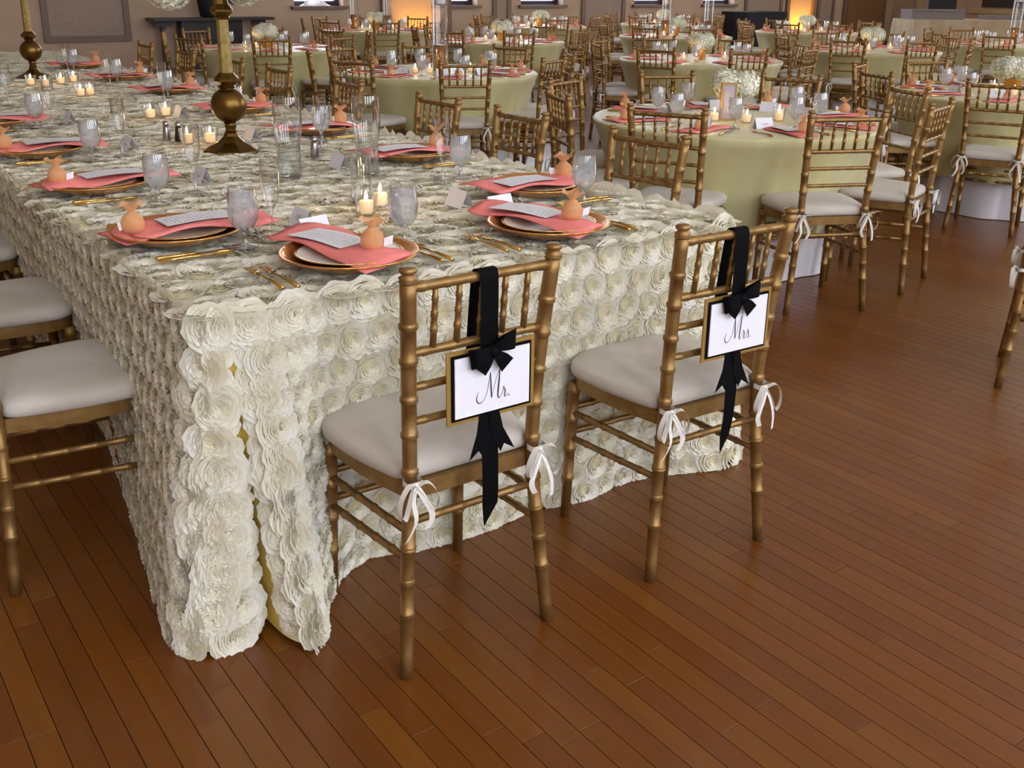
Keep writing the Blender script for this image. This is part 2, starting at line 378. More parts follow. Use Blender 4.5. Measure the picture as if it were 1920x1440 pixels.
# ------------------------------------------------------------------ floor
PX0, PX1, PY0, PY1, PW = -1.0, 8.0, -.2, 6.2, .057
PX1 = PX0 + PW*round((PX1-PX0)/PW)
mb = MB(); zt = -.0004
for a, b, c, d in [(X0, PX0, Y0, Y1), (PX1, X1, Y0, Y1), (PX0, PX1, Y0, PY0), (PX0, PX1, PY1, Y1)]:
    mb.add([(a, c, zt), (b, c, zt), (b, d, zt), (a, d, zt)], [(0, 1, 2, 3)])
fm = mb.mesh('floor', 'plankfar', False); fm.materials.append(M['joint'])
n = len(fm.polygons)
floor = struct('floor', fm)
link('subfloor', MB().box(PX0, PX1, PY0, PY1, -.02, -.006).mesh('subfloor', 'joint', False), floor)
planks = []
nst = round((PX1-PX0)/PW)
for i in range(nst):
    y = PY0 - round(rnd.random()*1.2, 2)
    while y < PY1:
        ln = rnd.choice((.45, .6, .75, .9, 1.1, 1.3, 1.6)) * rnd.uniform(.9, 1.1); ln = round(ln, 2)
        a, b = max(y, PY0), min(y+ln, PY1)
        if b-a > .04: planks.append((PX0+i*PW, a, b))
        y += ln
def plank_size(p):
    x, a, b = p; best = 0
    ps = [to_px((x+PW/2, a+(b-a)*t, 0)) for t in (0, .25, .5, .75, 1)]
    vis = [q for q in ps if q[2] > .2 and -20 < q[0] < 1940 and 0 < q[1] < 1460]
    if not vis: return 0
    return max((PW*FPX/q[2])**2*(CAM_H/q[2]) for q in vis)*len(vis)
planks.sort(key=plank_size, reverse=True)
def plank_geo(L_, w=PW, g=.0015, h=.006, ch=.0005):
    x0, x1, y0, y1 = g/2, w-g/2, g/2, L_-g/2
    V = [(x0,y0,-h),(x1,y0,-h),(x1,y1,-h),(x0,y1,-h),(x0,y0,-ch),(x1,y0,-ch),(x1,y1,-ch),(x0,y1,-ch),
         (x0+ch,y0+ch,0),(x1-ch,y0+ch,0),(x1-ch,y1-ch,0),(x0+ch,y1-ch,0)]
    F = [(0,1,5,4),(1,2,6,5),(2,3,7,6),(3,0,4,7),(4,5,9,8),(5,6,10,9),(6,7,11,10),(7,4,8,11),(8,9,10,11)]
    return V, F
cache = {}
for x, a, b in planks[:300]:
    k = round(b-a, 2)
    if k not in cache:
        V, F = plank_geo(k); cache[k] = MB().add(V, F).mesh('plank', 'plank', False)
    link('plank', cache[k], floor, (x, a, rnd.uniform(-.0002, 0)))
VV = []; FF = []; RR = []
for x, a, b in planks[300:]:
    V, F = plank_geo(b-a); n0 = len(VV); dz = rnd.uniform(-.0001, 0)
    VV += [(p[0]+x, p[1]+a, p[2]+dz) for p in V]; FF += [tuple(i+n0 for i in f) for f in F]; RR += [rnd.random()]*len(F)
sm = np_mesh('floor_strips', VV, FF, 'plankstuff', False)
at = sm.attributes.new('board', 'FLOAT', 'FACE'); at.data.foreach_set('value', np.array(RR, np.float32))
link('floor_strips', sm, floor, kind='stuff')

# ================================================================== CHAIRS
def bamboo(path, r0, r1, rings, n=10, bump=.22, d=.0062, top=None):
    """tapering turned rod along a polyline with double beads at the arc lengths in rings (fractions)"""
    P = [Vector(p) for p in path]; seg = [(P[i+1]-P[i]).length for i in range(len(P)-1)]; T = sum(seg)
    def at(s):
        for i, q in enumerate(seg):
            if s <= q or i == len(seg)-1: return P[i].lerp(P[i+1], min(1, s/q))
            s -= q
    ss = {0.: 0., T: 0.}; acc = 0
    for q in seg: acc += q; ss.setdefault(acc, 0.)
    for f in rings:
        c = f*T
        for o, b in ((-d, 0), (-d*.55, bump), (0, bump*.25), (d*.55, bump), (d, 0)): ss[c+o] = b
    ks = sorted(k for k in ss if -1e-9 <= k <= T+1e-9)
    return MB().tube([at(k) for k in ks], [(r0+(r1-r0)*k/T)*(1+ss[k]) for k in ks], n)
def rounded(pts, r, n=5):
    out = []; k = len(pts)
    for i in range(k):
        p, a, b = Vector(pts[i]), Vector(pts[i-1]), Vector(pts[(i+1) % k])
        rr = r[i] if hasattr(r, '__len__') else r
        p0 = p+(a-p).normalized()*rr; p1 = p+(b-p).normalized()*rr
        for j in range(n+1):
            t = j/n; out.append(tuple((p0*(1-t)**2+p*2*t*(1-t)+p1*t*t)[:2]))
    return out
def make_chair():
    T = []
    for s in (-1, 1):
        path = spline([(s*.190, 0, 0), (s*.172, .017, .23), (s*.156, .026, .43), (s*.158, .018, .60), (s*.165, .002, .76), (s*.172, -.016, .892)], 3)
        mb = bamboo(path, .0145, .0165, [.165, .25, .335, .42, .53, .625, .715, .81, .895], 12)
        c = path[-1]
        mb.lathe([(.0165, c.z-.004), (.0195, c.z), (.0165, c.z+.004), (.0195, c.z+.008), (.013, c.z+.012), (.0125, c.z+.015), (.0175, c.z+.019), (.0175, c.z+.026), (.012, c.z+.029), (.004, c.z+.03)], 12, (c.x, c.y))
        T.append(('back_post', mb.mesh('back_post', 'gold')))
        T.append(('front_leg', bamboo([(s*.181, .384, 0), (s*.176, .366, .41)], .0135, .0165, [.3, .52, .74, .95], 12).mesh('front_leg', 'gold')))
    def rail(z, y, hw, r, k, name):
        return (name, bamboo([(-hw, y, z), (hw, y, z)], r, r, [(i+.5)/k for i in range(k)], 10, .14, .006).mesh(name, 'gold'))
    T.append(rail(.878, -.014, .17, .0105, 6, 'top_rail'))
    T.append(rail(.739, .003, .163, .0095, 5, 'back_rail')); T.append(rail(.663, .011, .16, .0085, 5, 'back_rail')); T.append(rail(.586, .017, .157, .0085, 5, 'back_rail'))
    sp = bamboo([(0, -.013, .874), (0, .002, .742)], .0058, .0072, [.2, .45, .7], 8, .3, .006).mesh('spindle', 'gold')
    T += [('spindle', sp, [], (x, 0, 0)) for x in (-.110, -.055, 0, .055, .110)]
    for z0, z1 in ((.338, .323), (.27, .247)):
        for s in (-1, 1):
            yb = .022 if z0 > .3 else .018
            T.append(('side_stretcher', bamboo([(s*.166, yb, z0), (s*.178, .373, z1)], .0085, .0085, [.2, .4, .6, .8], 8).mesh('side_stretcher', 'gold')))
    T.append(('rear_stretcher', bamboo([(-.162, .022, .359), (.162, .022, .359)], .0085, .0085, [.2, .4, .6, .8], 8).mesh('rear_stretcher', 'gold')))
    for z in (.335, .262): T.append(('front_stretcher', bamboo([(-.178, .373, z), (.178, .373, z)], .0085, .0085, [.2, .4, .6, .8], 8).mesh('front_stretcher', 'gold')))
    ol = rounded([(-.155, .028), (.155, .028), (.19, .19), (.192, .36), (.10, .402), (-.10, .402), (-.192, .36), (-.19, .19)], [.02, .02, .06, .05, .05, .05, .05, .06], 4)
    T.append(('seat_frame', sharp(MB().prism(ol, .405, .441).mesh('seat_frame', 'gold'))))
    co = rounded([(-.168, .04), (.168, .04), (.203, .2), (.208, .36), (.11, .412), (-.11, .412), (-.208, .36), (-.203, .2)], [.035, .035, .06, .05, .05, .05, .05, .06], 4)
    cx, cy = 0, .225; mb = MB(); k = len(co)
    rings = [(.95, .4405), (1.0, .447), (1.012, .460), (1.0, .474), (.955, .484), (.8, .491), (.55, .494), (.25, .495)]
    vs = [((x-cx)*q+cx, (y-cy)*q+cy, z) for q, z in rings for x, y in co]
    fs = [(i*k+j, i*k+(j+1) % k, (i+1)*k+(j+1) % k, (i+1)*k+j) for i in range(len(rings)-1) for j in range(k)]
    fs += [tuple(range(k))[::-1], tuple((len(rings)-1)*k+j for j in range(k))]
    cm = mb.add(vs, fs).mesh('cushion', 'cushion')
    def bow(sx, seed):
        r = random.Random(seed); mb = MB(); w = .013
        o = Vector((sx*.157, .004, .452))
        def P(l): return [o+Vector((sx*a, b, c)) for a, b, c in l]
        wd = (0, .25, 1)
        mb.tube(P([(-.007, -.002, 0), (0, -.007, .001), (.008, -.002, 0)]), [.004, .008, .004], 8)
        mb.ribbon(P([(-.004, .03, .006), (-.02, .014, .004), (-.018, -.004, .002), (0, -.006, 0)]), (0, 0, 1), w)              # round the post
        mb.ribbon(P([(.004, .03, .006), (.02, .014, .004), (.018, -.004, .002), (0, -.006, 0)]), (0, 0, 1), w)
        mb.ribbon(spline(P([(0, -.008, 0), (.022, -.02, .012), (.042, -.022, -.012), (.046, -.02, -.046), (.034, -.018, -.064), (.024, -.016, -.042), (.012, -.012, -.014), (0, -.008, 0)]), 4), (.3*sx, 1, .1), w)
        mb.ribbon(spline(P([(0, -.008, 0), (-.020, -.02, .010), (-.038, -.024, -.012), (-.044, -.022, -.04), (-.034, -.018, -.056), (-.02, -.014, -.03), (-.008, -.01, -.01), (0, -.008, 0)]), 4), (-.3*sx, 1, .1), w)
        mb.ribbon(spline(P([(0, -.009, 0), (.012, -.018, -.03), (.016+r.uniform(-.01, .01), -.02, -.075), (.03, -.016, -.118)]), 4), (1, .35, .2), w)
        mb.ribbon(spline(P([(0, -.009, 0), (-.014, -.018, -.03), (-.03, -.02, -.07), (-.026+r.uniform(-.01, .01), -.016, -.10)]), 4), (1, -.3, .2), w)
        return mb.mesh('tie_bow', 'tie')
    T.append(('cushion', cm, [('tie_bow', bow(-1, 1)), ('tie_bow', bow(1, 2))]))
    return T
CHAIR = make_chair()
def chair(x, y, face, label, group):
    """back feet centred on (x, y); face = direction the sitter looks, degrees from +X"""
    t = thing('chiavari_chair', label, 'chair', (x, y, 0), R_(face-90), group)
    for p in CHAIR:
        o = link(p[0], p[1], t, p[3] if len(p) > 3 else None)
        if len(p) > 2:
            for c in p[2]: link(c[0], c[1], o)
    return t
MR = (1.101, 1.627, 90-.83); MRS = (1.797, 1.595, 90-3.16)
chair(*MR, 'gold bamboo-style chair with white cushion, Mr. sign hung on its back', 'chairs at the head table')
chair(*MRS, 'gold bamboo-style chair with white cushion, Mrs. sign hung on its back', 'chairs at the head table')
ORD = ['nearest', 'second', 'third', 'fourth', 'fifth', 'sixth', 'seventh', 'eighth', 'ninth']
SEAT_L = [2.63, 3.42, 4.24, 5.18, 6.22, 7.2, 8.3]
SEAT_R = [2.62, 3.42, 4.24, 5.15, 6.22, 7.2, 8.3]
for i, y in enumerate([2.64, 3.40, 4.20]):
    chair(.285, y, [1, -2, 2][i], 'gold chair with white seat pad, %s along the left of the head table' % ORD[i], 'chairs at the head table')
for i, (x, y, f) in enumerate([(2.60, 2.765, 187), (2.60, 3.555, 180), (2.60, 4.22, 181), (2.64, 5.22, 176), (2.68, 6.25, 180), (2.72, 7.1, 178), (2.72, 8.1, 182), (2.72, 9.1, 180)]):
    chair(x, y, f, 'gold chair, %s along the right of the head table, spindle back above cloth' % ORD[i], 'chairs at the head table')
chair(3.76, 1.91, 298, 'gold chair cut off by the right edge of the picture, only its legs showing', None)

# ------------------------------------------------------------------ signs hung on the end chairs
def glyph_M():
    return [([(.075,.62),(.035,.72),(.02,.85),(.055,.96),(.13,.985),(.22,.90),(.31,.66),(.365,.30),(.395,.06)], [.010,.016,.026,.026,.018,.012,.012,.013,.010]),
            ([(.395,.05),(.405,.3),(.415,.6),(.43,.9)], [.012,.03,.036,.028]),
            ([(.43,.9),(.50,.55),(.57,.25),(.66,.0)], [.010,.010,.011,.008]),
            ([(.655,.01),(.64,.3),(.615,.62),(.60,.85),(.625,.96),(.665,.93),(.70,.84)], [.02,.036,.040,.034,.02,.012,.008])]
def glyph_r(o):
    return [([(o,.86),(o+.035,.70),(o+.05,.62),(o+.062,.70),(o+.095,.71)], [.008,.010,.02,.016,.014]),
            ([(o+.095,.71),(o+.085,.82),(o+.075,.92),(o+.095,.97),(o+.13,.93),(o+.155,.86)], [.022,.03,.026,.016,.010,.008])]
def glyph_s(o):
    return [([(o,.88),(o+.04,.74),(o+.065,.62)], [.008,.010,.014]),
            ([(o+.065,.63),(o+.085,.75),(o+.10,.87),(o+.075,.97),(o+.035,.97),(o+.01,.93)], [.016,.026,.026,.018,.012,.012])]
def lettering(word, w, h, cx, cz, y):
    strokes = glyph_M()+glyph_r(.715); o = .715+.165
    if word == 'Mrs.': strokes += glyph_s(o); o += .125
    mb = MB(); tot = o+.06
    sc = h
    def P(u, v): return Vector((cx+(u-tot/2)*sc*1.32, y, cz-(v-.5)*sc*1.0))
    for pts, ws in strokes:
        pp = spline([(a, b, 0) for a, b in pts], 6); n = len(pp); C = []; D = []; Wd = []
        for i, p in enumerate(pp):
            f = i/(n-1)*(len(ws)-1); k = min(int(f), len(ws)-2); ww = ws[k]+(ws[k+1]-ws[k])*(f-k)
            t = pp[min(i+1, n-1)]-pp[max(i-1, 0)]
            C.append(P(p.x, p.y)); D.append((-t.y, 0, -t.x)); Wd.append(ww*sc*1.3)
        D = [(d[0] if abs(d[0])+abs(d[2]) > 1e-6 else 1e-3, 0, d[2]) for d in D]
        mb.ribbon(C, D, Wd)
    c = P(tot-.03, .945); k = 10
    mb.add([c+Vector((math.cos(2*math.pi*i/k)*.024*sc, 0, math.sin(2*math.pi*i/k)*.024*sc)) for i in range(k)], [tuple(range(k))])
    return mb.mesh('lettering', 'ink', False)
def sign(ch, word, label, tail_shift):
    x, y, f = ch
    t = thing('chair_sign', label, 'sign', (x, y, 0), R_(f-90), 'signs on the end chairs')
    cx, cz, w, h = .012, .655, .215, .158; yb = -.026
    link('backing_board', MB().box(cx-w/2, cx+w/2, yb, yb+.004, cz-h/2, cz+h/2).mesh('backing_board', 'gold_card', False), t)
    link('mat_board', MB().box(cx-.0975, cx+.0975, yb-.003, yb, cz-.0705, cz+.0705).mesh('mat_board', 'black', False), t)
    c = link('card', MB().box(cx-.0915, cx+.0915, yb-.0055, yb-.003, cz-.0645, cz+.0645).mesh('card', 'paper', False), t)
    link('lettering', lettering(word, w, .068 if word == 'Mr.' else .062, cx, cz-.008, yb-.0062), c)
    # ribbon looped over the top rail, front and rear leg
    mb = MB(); rw = .043; X = .004
    mb.ribbon(spline([(X, yb-.004, .70), (X, -.03, .80), (X, -.030, .868), (X, -.026, .889), (X, -.013, .8935), (X, .0, .888), (X, .006, .868), (X, .018, .78), (X, .026, .70), (X, .03, .60)], 4), (1, 0, 0), rw)
    link('ribbon', mb.mesh('ribbon', 'black'), t)
    # bow on the card's top edge
    z = cz+.071; yk = yb-.012; mb = MB()
    def Q(l): return [(X+a, yk+b, z+c) for a, b, c in l]
    mb.tube(Q([(-.012, 0, .004), (0, -.006, 0), (.012, 0, -.004)]), [.011, .014, .011], 10)
    for sx in (-1, 1):
        dz = .010 if sx > 0 else -.006
        mb.ribbon(spline(Q([(0, -.004, 0), (sx*.022, -.018, .008+dz), (sx*.046, -.016, .006+dz*1.6), (sx*.054, -.004, dz*1.6), (sx*.044, .004, -.004+dz*1.4), (sx*.02, .003, -.002+dz), (0, .0, 0)]), 5), (.12*sx, .1, 1), [.014]+[.016+.026*math.sin(math.pi*i/30) for i in range(1, 30)]+[.014])
        mb.ribbon(spline(Q([(0, -.006, -.002), (sx*.016, -.010, -.016), (sx*.034, -.008, -.036)]), 4), (1, 0, sx*.85), [.012, .016, .02, .024, .028, .032, .034, .036, .038])
    link('bow', mb.mesh('bow', 'black'), t)
    # tails under the card
    def tail(pts, ws, name):
        """flat tail with a swallow-tail end: pts centreline, ws widths"""
        mb = MB(); mb.ribbon(pts, (1, 0, 0), ws); n = len(mb.v); a, b = Vector(mb.v[-2]), Vector(mb.v[-1]); d = (b-a); dn = Vector(pts[-1])-Vector(pts[-2]); dn = dn.normalized()*d.length*.5
        m = (a+b)/2
        mb.add([a, m, a+dn], [(0, 1, 2)]); mb.add([m, b, b+dn], [(0, 1, 2)])
        link(name, mb.mesh(name, 'black', False), t)
    zb = cz-h/2
    tail([(X-.004, yb+.001, zb+.03), (X-.014, yb-.004, zb-.03), (X-.03+tail_shift*.3, yb-.008, zb-.068)], [.030, .034, .036], 'ribbon_tail')
    tail([(X+.008, yb+.001, zb+.03), (X+.018, yb-.004, zb-.03), (X+.034+tail_shift*.3, yb-.008, zb-.066)], [.030, .034, .036], 'ribbon_tail')
    mb = MB(); L0 = .245 if word == 'Mr.' else .25
    pts = spline([(X, yb+.002, zb+.03), (X, yb-.006, zb-.06), (X-.002+tail_shift*.4, yb-.010, zb-.15), (X-.004+tail_shift, yb-.008, zb-L0+.045)], 5)
    mb.ribbon(pts, (1, 0, 0), [.043-.004*(i/15) for i in range(16)] if word == 'Mr.' else [.043-.012*(i/15) for i in range(16)])
    a, b = Vector(mb.v[-2]), Vector(mb.v[-1]); mb.add([a, b, a+Vector((.004, 0, -.05))], [(0, 1, 2)])
    link('ribbon_tail', mb.mesh('ribbon_tail', 'black', False), t)
sign(MR, 'Mr.', 'white card sign reading Mr. with black ribbon on the left end chair', .004)
sign(MRS, 'Mrs.', 'white card sign reading Mrs. with black ribbon on the right end chair', -.006)

# ================================================================== HEAD TABLE
HT = dict(x0=.645, x1=2.245, y0=1.99, y1=10.4, z=.765)
head = thing('head_table', 'long head table under an ivory cloth covered in satin rosettes', 'table', (1.445, 6.2, 0))
hx, hy = 1.445, 6.2
def hl(p): return (p[0]-hx, p[1]-hy, p[2])
mb = MB(); mb.box(HT['x0']+.03-hx, HT['x1']-.03-hx, HT['y0']+.03-hy, HT['y1']-.03-hy, .72, .745)
link('tabletop', mb.mesh('tabletop', 'cocoa', False), head)
for lx in (HT['x0']+.25, HT['x1']-.25):
    for ly in (2.5, 5, 7.5, 9.9):
        link('leg', MB().tube([(lx-hx, ly-hy, 0), (lx-hx, ly-hy, .72)], .018, 8).mesh('leg', 'steel'), head)
ctrl = [((.645, 10.4), (.73, 10.4)), ((.645, 7.5), (.745, 7.5)), ((.645, 5.6), (.735, 5.6)), ((.645, 4.6), (.752, 4.6)), ((.645, 3.7), (.735, 3.7)), ((.645, 3.3), (.74, 3.35)), ((.645, 3.0), (.695, 3.0)),
        ((.645, 2.65), (.64, 2.66)), ((.645, 2.40), (.60, 2.42)), ((.645, 2.25), (.565, 2.22)), ((.645, 2.13), (.54, 2.06)), ((.647, 2.06), (.548, 1.975)), ((.652, 2.02), (.60, 1.935)), ((.668, 1.998), (.665, 1.93)),
        ((.685, 1.992), (.712, 1.945)), ((.700, 1.990), (.728, 1.99)), ((.712, 1.990), (.735, 2.045)), ((.724, 1.99), (.741, 1.99)), ((.738, 1.990), (.750, 1.90)), ((.762, 1.99), (.775, 1.845)), ((.79, 1.99), (.81, 1.848)), ((.83, 1.99), (.85, 1.92)), ((.875, 1.99), (.90, 1.985)),
        ((.94, 1.99), (.97, 2.065)), ((1.05, 1.99), (1.08, 2.10)), ((1.2, 1.99), (1.22, 2.06)), ((1.37, 1.99), (1.39, 2.045)), ((1.55, 1.99), (1.57, 2.06)), ((1.72, 1.99), (1.74, 2.03)), ((1.9, 1.99), (1.92, 2.045)), ((2.05, 1.99), (2.08, 2.0)), ((2.17, 1.992), (2.2, 1.95)),
        ((2.225, 2.0), (2.30, 1.955)), ((2.243, 2.04), (2.345, 2.03)), ((2.245, 2.12), (2.33, 2.14)), ((2.245, 2.3), (2.26, 2.32)), ((2.245, 3.0), (2.22, 3.0)), ((2.245, 5), (2.24, 5)), ((2.245, 10.4), (2.24, 10.4))]
tp = spline([(a[0], a[1], 0) for a, b in ctrl], 6); bt = spline([(b[0], b[1], 0) for a, b in ctrl], 6)
NS = len(tp); NV = 14
def skirt(i, v):
    """i float index along the hem, v 0 top .. 1 floor"""
    k = min(int(i), NS-2); f = i-k
    a = tp[k].lerp(tp[k+1], f); b = bt[k].lerp(bt[k+1], f)
    e = v**1.15
    p = a.lerp(b, e)
    ro = .03                                                # rounded edge of the table
    z = HT['z']-v*(HT['z']-.012)
    return Vector((p.x, p.y, z))
V = []; F = []
for i in range(NS):
    for j in range(NV+1):
        V.append(hl(skirt(i, j/NV)))
for i in range(NS-1):
    for j in range(NV):
        a = i*(NV+1)+j; F.append((a, a+1, a+NV+2, a+NV+1))
n0 = len(V); V += [hl((HT['x0'], HT['y0'], HT['z'])), hl((HT['x1'], HT['y0'], HT['z'])), hl((HT['x1'], HT['y1'], HT['z'])), hl((HT['x0'], HT['y1'], HT['z']))]
F.append((n0, n0+1, n0+2, n0+3))
clm = np_mesh('tablecloth', V, F, 'ivorybase'); clm.materials.append(M['fold_glow'])
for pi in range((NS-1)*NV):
    if 85 < pi//NV < 107 and pi % NV > 1: clm.polygons[pi].material_index = 1      # yellow glow inside the deep fold, painted onto the bare backing
cloth = link('tablecloth', clm, head, label='ivory rosette tablecloth falling to the floor')
# rosettes: gathered satin ribbon sewn on in a spiral
def rosette_geo(seed, turns=7.5, seg=34, across=3, R=.059, w=.0165, fr=1.):
    r = random.Random(seed); n = int(turns*seg)+1; V = []; F = []
    ph = [r.uniform(0, 6.28) for _ in range(5)]; el = r.uniform(.92, 1.08); ox, oy = r.uniform(-.005, .005), r.uniform(-.005, .005)
    for i in range(n):
        u = i/(n-1); th = 2*math.pi*turns*u+ph[0]
        rr = (R-.012)*(1-u)+.0025+.002*math.sin(th*1.31+ph[4])*(1-u)
        tilt = R_(31+33*u)                                  # outer petals lie flat, inner ones stand
        ww = w*(1-.30*u)*(1+.12*math.sin(1.9*th+ph[3]))
        for j in range(across):
            v = j/(across-1)
            curl = tilt-v*.35
            g = v*(1-.5*u)
            wav = g*(.0016*math.sin(11.3*fr*th+ph[1])+.0014*math.sin(6.7*fr*th+ph[2]))
            rad = rr+v*ww*math.cos(curl)*.7+wav
            z = (.001+.010*u**.8)+v*ww*math.sin(curl)*.85+g*(.0020*math.sin(11.3*fr*th+ph[1]+1.2)+.0022*math.sin(4.6*th+ph[3]))
            V.append((rad*math.cos(th)*el+ox*u, rad*math.sin(th)/el+oy*u, z))
    for i in range(n-1):
        for j in range(across-1):
            a = i*across+j; F.append((a, a+1, a+across+1, a+across))
    return np.array(V), np.array(F)
HI = [rosette_geo(s) for s in range(8)]; MI = [rosette_geo(s+40, 4.8, 20, 2, .060, .022, .6) for s in range(6)]
LO = [rosette_geo(s+20, 3.6, 13, 2, .062, .030, .4) for s in range(6)]
HIM = [np_mesh('rosette', v, f, 'ivory') for v, f in HI]
spots = []                                                  # (point, normal, scale, squash)
mid = [skirt(i, .5) for i in range(NS)]
arc = [0.]
for i in range(1, NS): arc.append(arc[-1]+((tp[i]-tp[i-1]).length*.12+(bt[i]-bt[i-1]).length*.88))
def idx_at(s):
    k = int(np.searchsorted(arc, s))-1; k = max(0, min(k, NS-2))
    return k+(s-arc[k])/max(1e-6, arc[k+1]-arc[k])
rows = 10; SP = .080
s = 0.; col = 0
while s < arc[-1]:
    for j in range(rows):
        v = (j+.36+rnd.uniform(-.1, .1))/(rows-.55); i = idx_at(min(arc[-1]-1e-3, s+rnd.uniform(-.012, .012)+(SP/2 if j % 2 else 0)))
        v = min(.975, max(.015, v))
        if 80.5 < i < 111 and v > .14: continue               # the deep fold at the corner
        p = skirt(i, v); q = skirt(min(NS-1.001, i+.25), v)-skirt(max(0, i-.25), v); d = skirt(i, min(1, v+.04))-skirt(i, max(0, v-.04))
        nn = q.cross(d)
        if nn.length < 1e-9: continue
        nn = -nn.normalized()
        spots.append((p, nn, rnd.uniform(.84, 1.06), 1.))
    s += SP; col += 1
r9 = random.Random(9)
for _ in range(170):                                         # the gathered corner is sewn thicker
    i = r9.uniform(58, 140); v = r9.uniform(.3, .99)**.7; p = skirt(i, v); q = skirt(i+.25, v)-skirt(i-.25, v); d = skirt(i, min(1, v+.04))-skirt(i, v-.04); nn = q.cross(d)
    if nn.length > 1e-9 and not 80 < i < 111.5: spots.append((p, -nn.normalized(), r9.uniform(.7, 1.0), 1.))
for i, sc in ((82, .6), (111, .7), (118, .85), (126, .85)):    # both lips of the fold
    for j in range(13):
        v = .12+.86*(j+.4*(i > 112))/12.6; p = skirt(i, v); q = skirt(i+.25, v)-skirt(i-.25, v); d = skirt(i, min(1, v+.04))-skirt(i, v-.04); nn = q.cross(d)
        if nn.length > 1e-9: spots.append((p, -nn.normalized(), sc*r9.uniform(.85, 1.1), 1.))
y = HT['y0']+.03; k = 0
while y < HT['y1']:
    x = HT['x0']+.03+(k % 2)*.04
    while x < HT['x1']:
        spots.append((Vector((x+rnd.uniform(-.025, .025), y+rnd.uniform(-.025, .025), HT['z'])), Vector((rnd.uniform(-.1, .1), rnd.uniform(-.1, .1), 1)), rnd.uniform(.9, 1.2), rnd.uniform(.5, .8)))
        x += SP*.97
    y += SP*.92; k += 1
def facing(sp):
    p, nn, a, b = sp
    return in_view(p, 30) and nn.dot(Vector((0, 0, CAM_H))-p) > -.05
def rsize(sp):
    x, y, z = to_px(sp[0]); d = (Vector((0, 0, CAM_H))-sp[0])
    return (max(.05, sp[1].dot(d.normalized()))*(1/z**2)) if facing(sp) else 0
spots.sort(key=rsize, reverse=True)
def rmat(p, nn, sc, sq):
    q = nn.to_track_quat('Z', 'Y').to_matrix().to_4x4()
    return Matrix.Translation(Vector(hl(p))) @ q @ Matrix.Rotation(rnd.uniform(0, 6.28), 4, 'Z') @ Matrix.Diagonal((sc, sc, sc*sq, 1))
for p, nn, a, b in spots[:300]:
    o = link('rosette', rnd.choice(HIM), cloth); o.matrix_local = rmat(p, nn, a, b)
VV = []; FF = []; n0 = 0
for p, nn, a, b in spots[300:]:
    near = facing((p, nn, a, b)); d2 = p.x**2+p.y**2
    v, f = rnd.choice(HI if near and d2 < 8 else MI if near and d2 < 30 else LO); m = np.array(rmat(p, nn, a*1.04, b))
    VV.append(v@m[:3, :3].T+m[:3, 3]); FF.append(f+n0); n0 += len(v)
link('rosette_field', np_mesh('rosette_field', np.concatenate(VV), np.concatenate(FF), 'ivory'), cloth, kind='stuff')

# ================================================================== TABLEWARE (prototypes)
TZ = HT['z']+.016                                            # settings stand on the ruffles
CHARGER = MB().lathe([(.001, .002), (.105, .002), (.116, .006), (.140, .018), (.163, .028), (.168, .030), (.169, .0325), (.166, .034), (.158, .031), (.136, .021), (.114, .010), (.10, .007), (.001, .007)], 48).mesh('charger', 'charger')
PLATE_B = MB().lathe([(.001, 0), (.07, 0), (.085, .004), (.128, .016), (.129, .018), (.122, .0175), (.084, .008), (.001, .006)], 40).mesh('plate_body', 'plate')
PLATE_R = MB().lathe([(.126, .0168), (.131, .0168), (.1315, .0185), (.126, .0188), (.124, .018)], 40, capb=False, capt=False).mesh('gold_rim', 'platerim')
def napkin_mesh(seed, Ln=.40, w=.175, flat=False):
    r = random.Random(seed); nx, ny = 16, 5; V = []; F = []
    th = .009
    for side in (0, 1):
        for i in range(nx+1):
            u = i/nx; y = -Ln/2+Ln*u
            base = 0.004 if flat else .014+.004*math.cos(u*9+seed)-(.016*max(0, .16-u)/.16)+(.006*max(0, u-.8)/.2)
            for j in range(ny+1):
                v = j/ny-.5
                sk = .035*(u-.5)*r.choice((1, 1))+ (.03*(v+.5) if i == 0 else 0)
                x = v*w*(1-.10*math.sin(math.pi*u)) + .03*(u-.5)
                z = base+.006*math.sin(v*5+u*7+seed)*(0.3 if flat else 1)+(th*(1-.5*abs(v)*2) if side else 0)
                V.append((x, y+(.02*v if i in (0, nx) else 0), max(.0005, z)))
    n = (nx+1)*(ny+1); idx = lambda s, i, j: s*n+i*(ny+1)+j
    for i in range(nx):
        for j in range(ny):
            F.append((idx(1, i, j), idx(1, i+1, j), idx(1, i+1, j+1), idx(1, i, j+1))[::-1]); F.append((idx(0, i, j), idx(0, i+1, j), idx(0, i+1, j+1), idx(0, i, j+1)))
    for i in range(nx):
        F.append((idx(0, i, 0), idx(1, i, 0), idx(1, i+1, 0), idx(0, i+1, 0))); F.append((idx(0, i, ny), idx(0, i+1, ny), idx(1, i+1, ny), idx(1, i, ny)))
    for j in range(ny):
        F.append((idx(0, 0, j), idx(0, 0, j+1), idx(1, 0, j+1), idx(1, 0, j))); F.append((idx(0, nx, j), idx(1, nx, j), idx(1, nx, j+1), idx(0, nx, j+1)))
    return MB().add(V, F).mesh('napkin', 'coral')
NAPKINS = [napkin_mesh(k) for k in range(3)]; NAPFLAT = [napkin_mesh(k, .30, .14, True) for k in range(2)]
def menu_mesh(w=.10, h=.20, bend=.003):
    V = []; F = []
    for i in range(9):
        u = i/8
        for x in (-w/2, w/2): V.append((x, (u-.5)*h, .002+bend*math.cos((u-.5)*4.4)))
    for i in range(8): F.append((2*i, 2*i+1, 2*i+3, 2*i+2))
    V += [(x, y, z-.0012) for x, y, z in V]; F += [tuple(k+18 for k in f)[::-1] for f in F]
    return MB().add(V, F).mesh('menu_card', 'menu')
MENU = menu_mesh(); MENUFLAT = menu_mesh(.09, .17, .001)
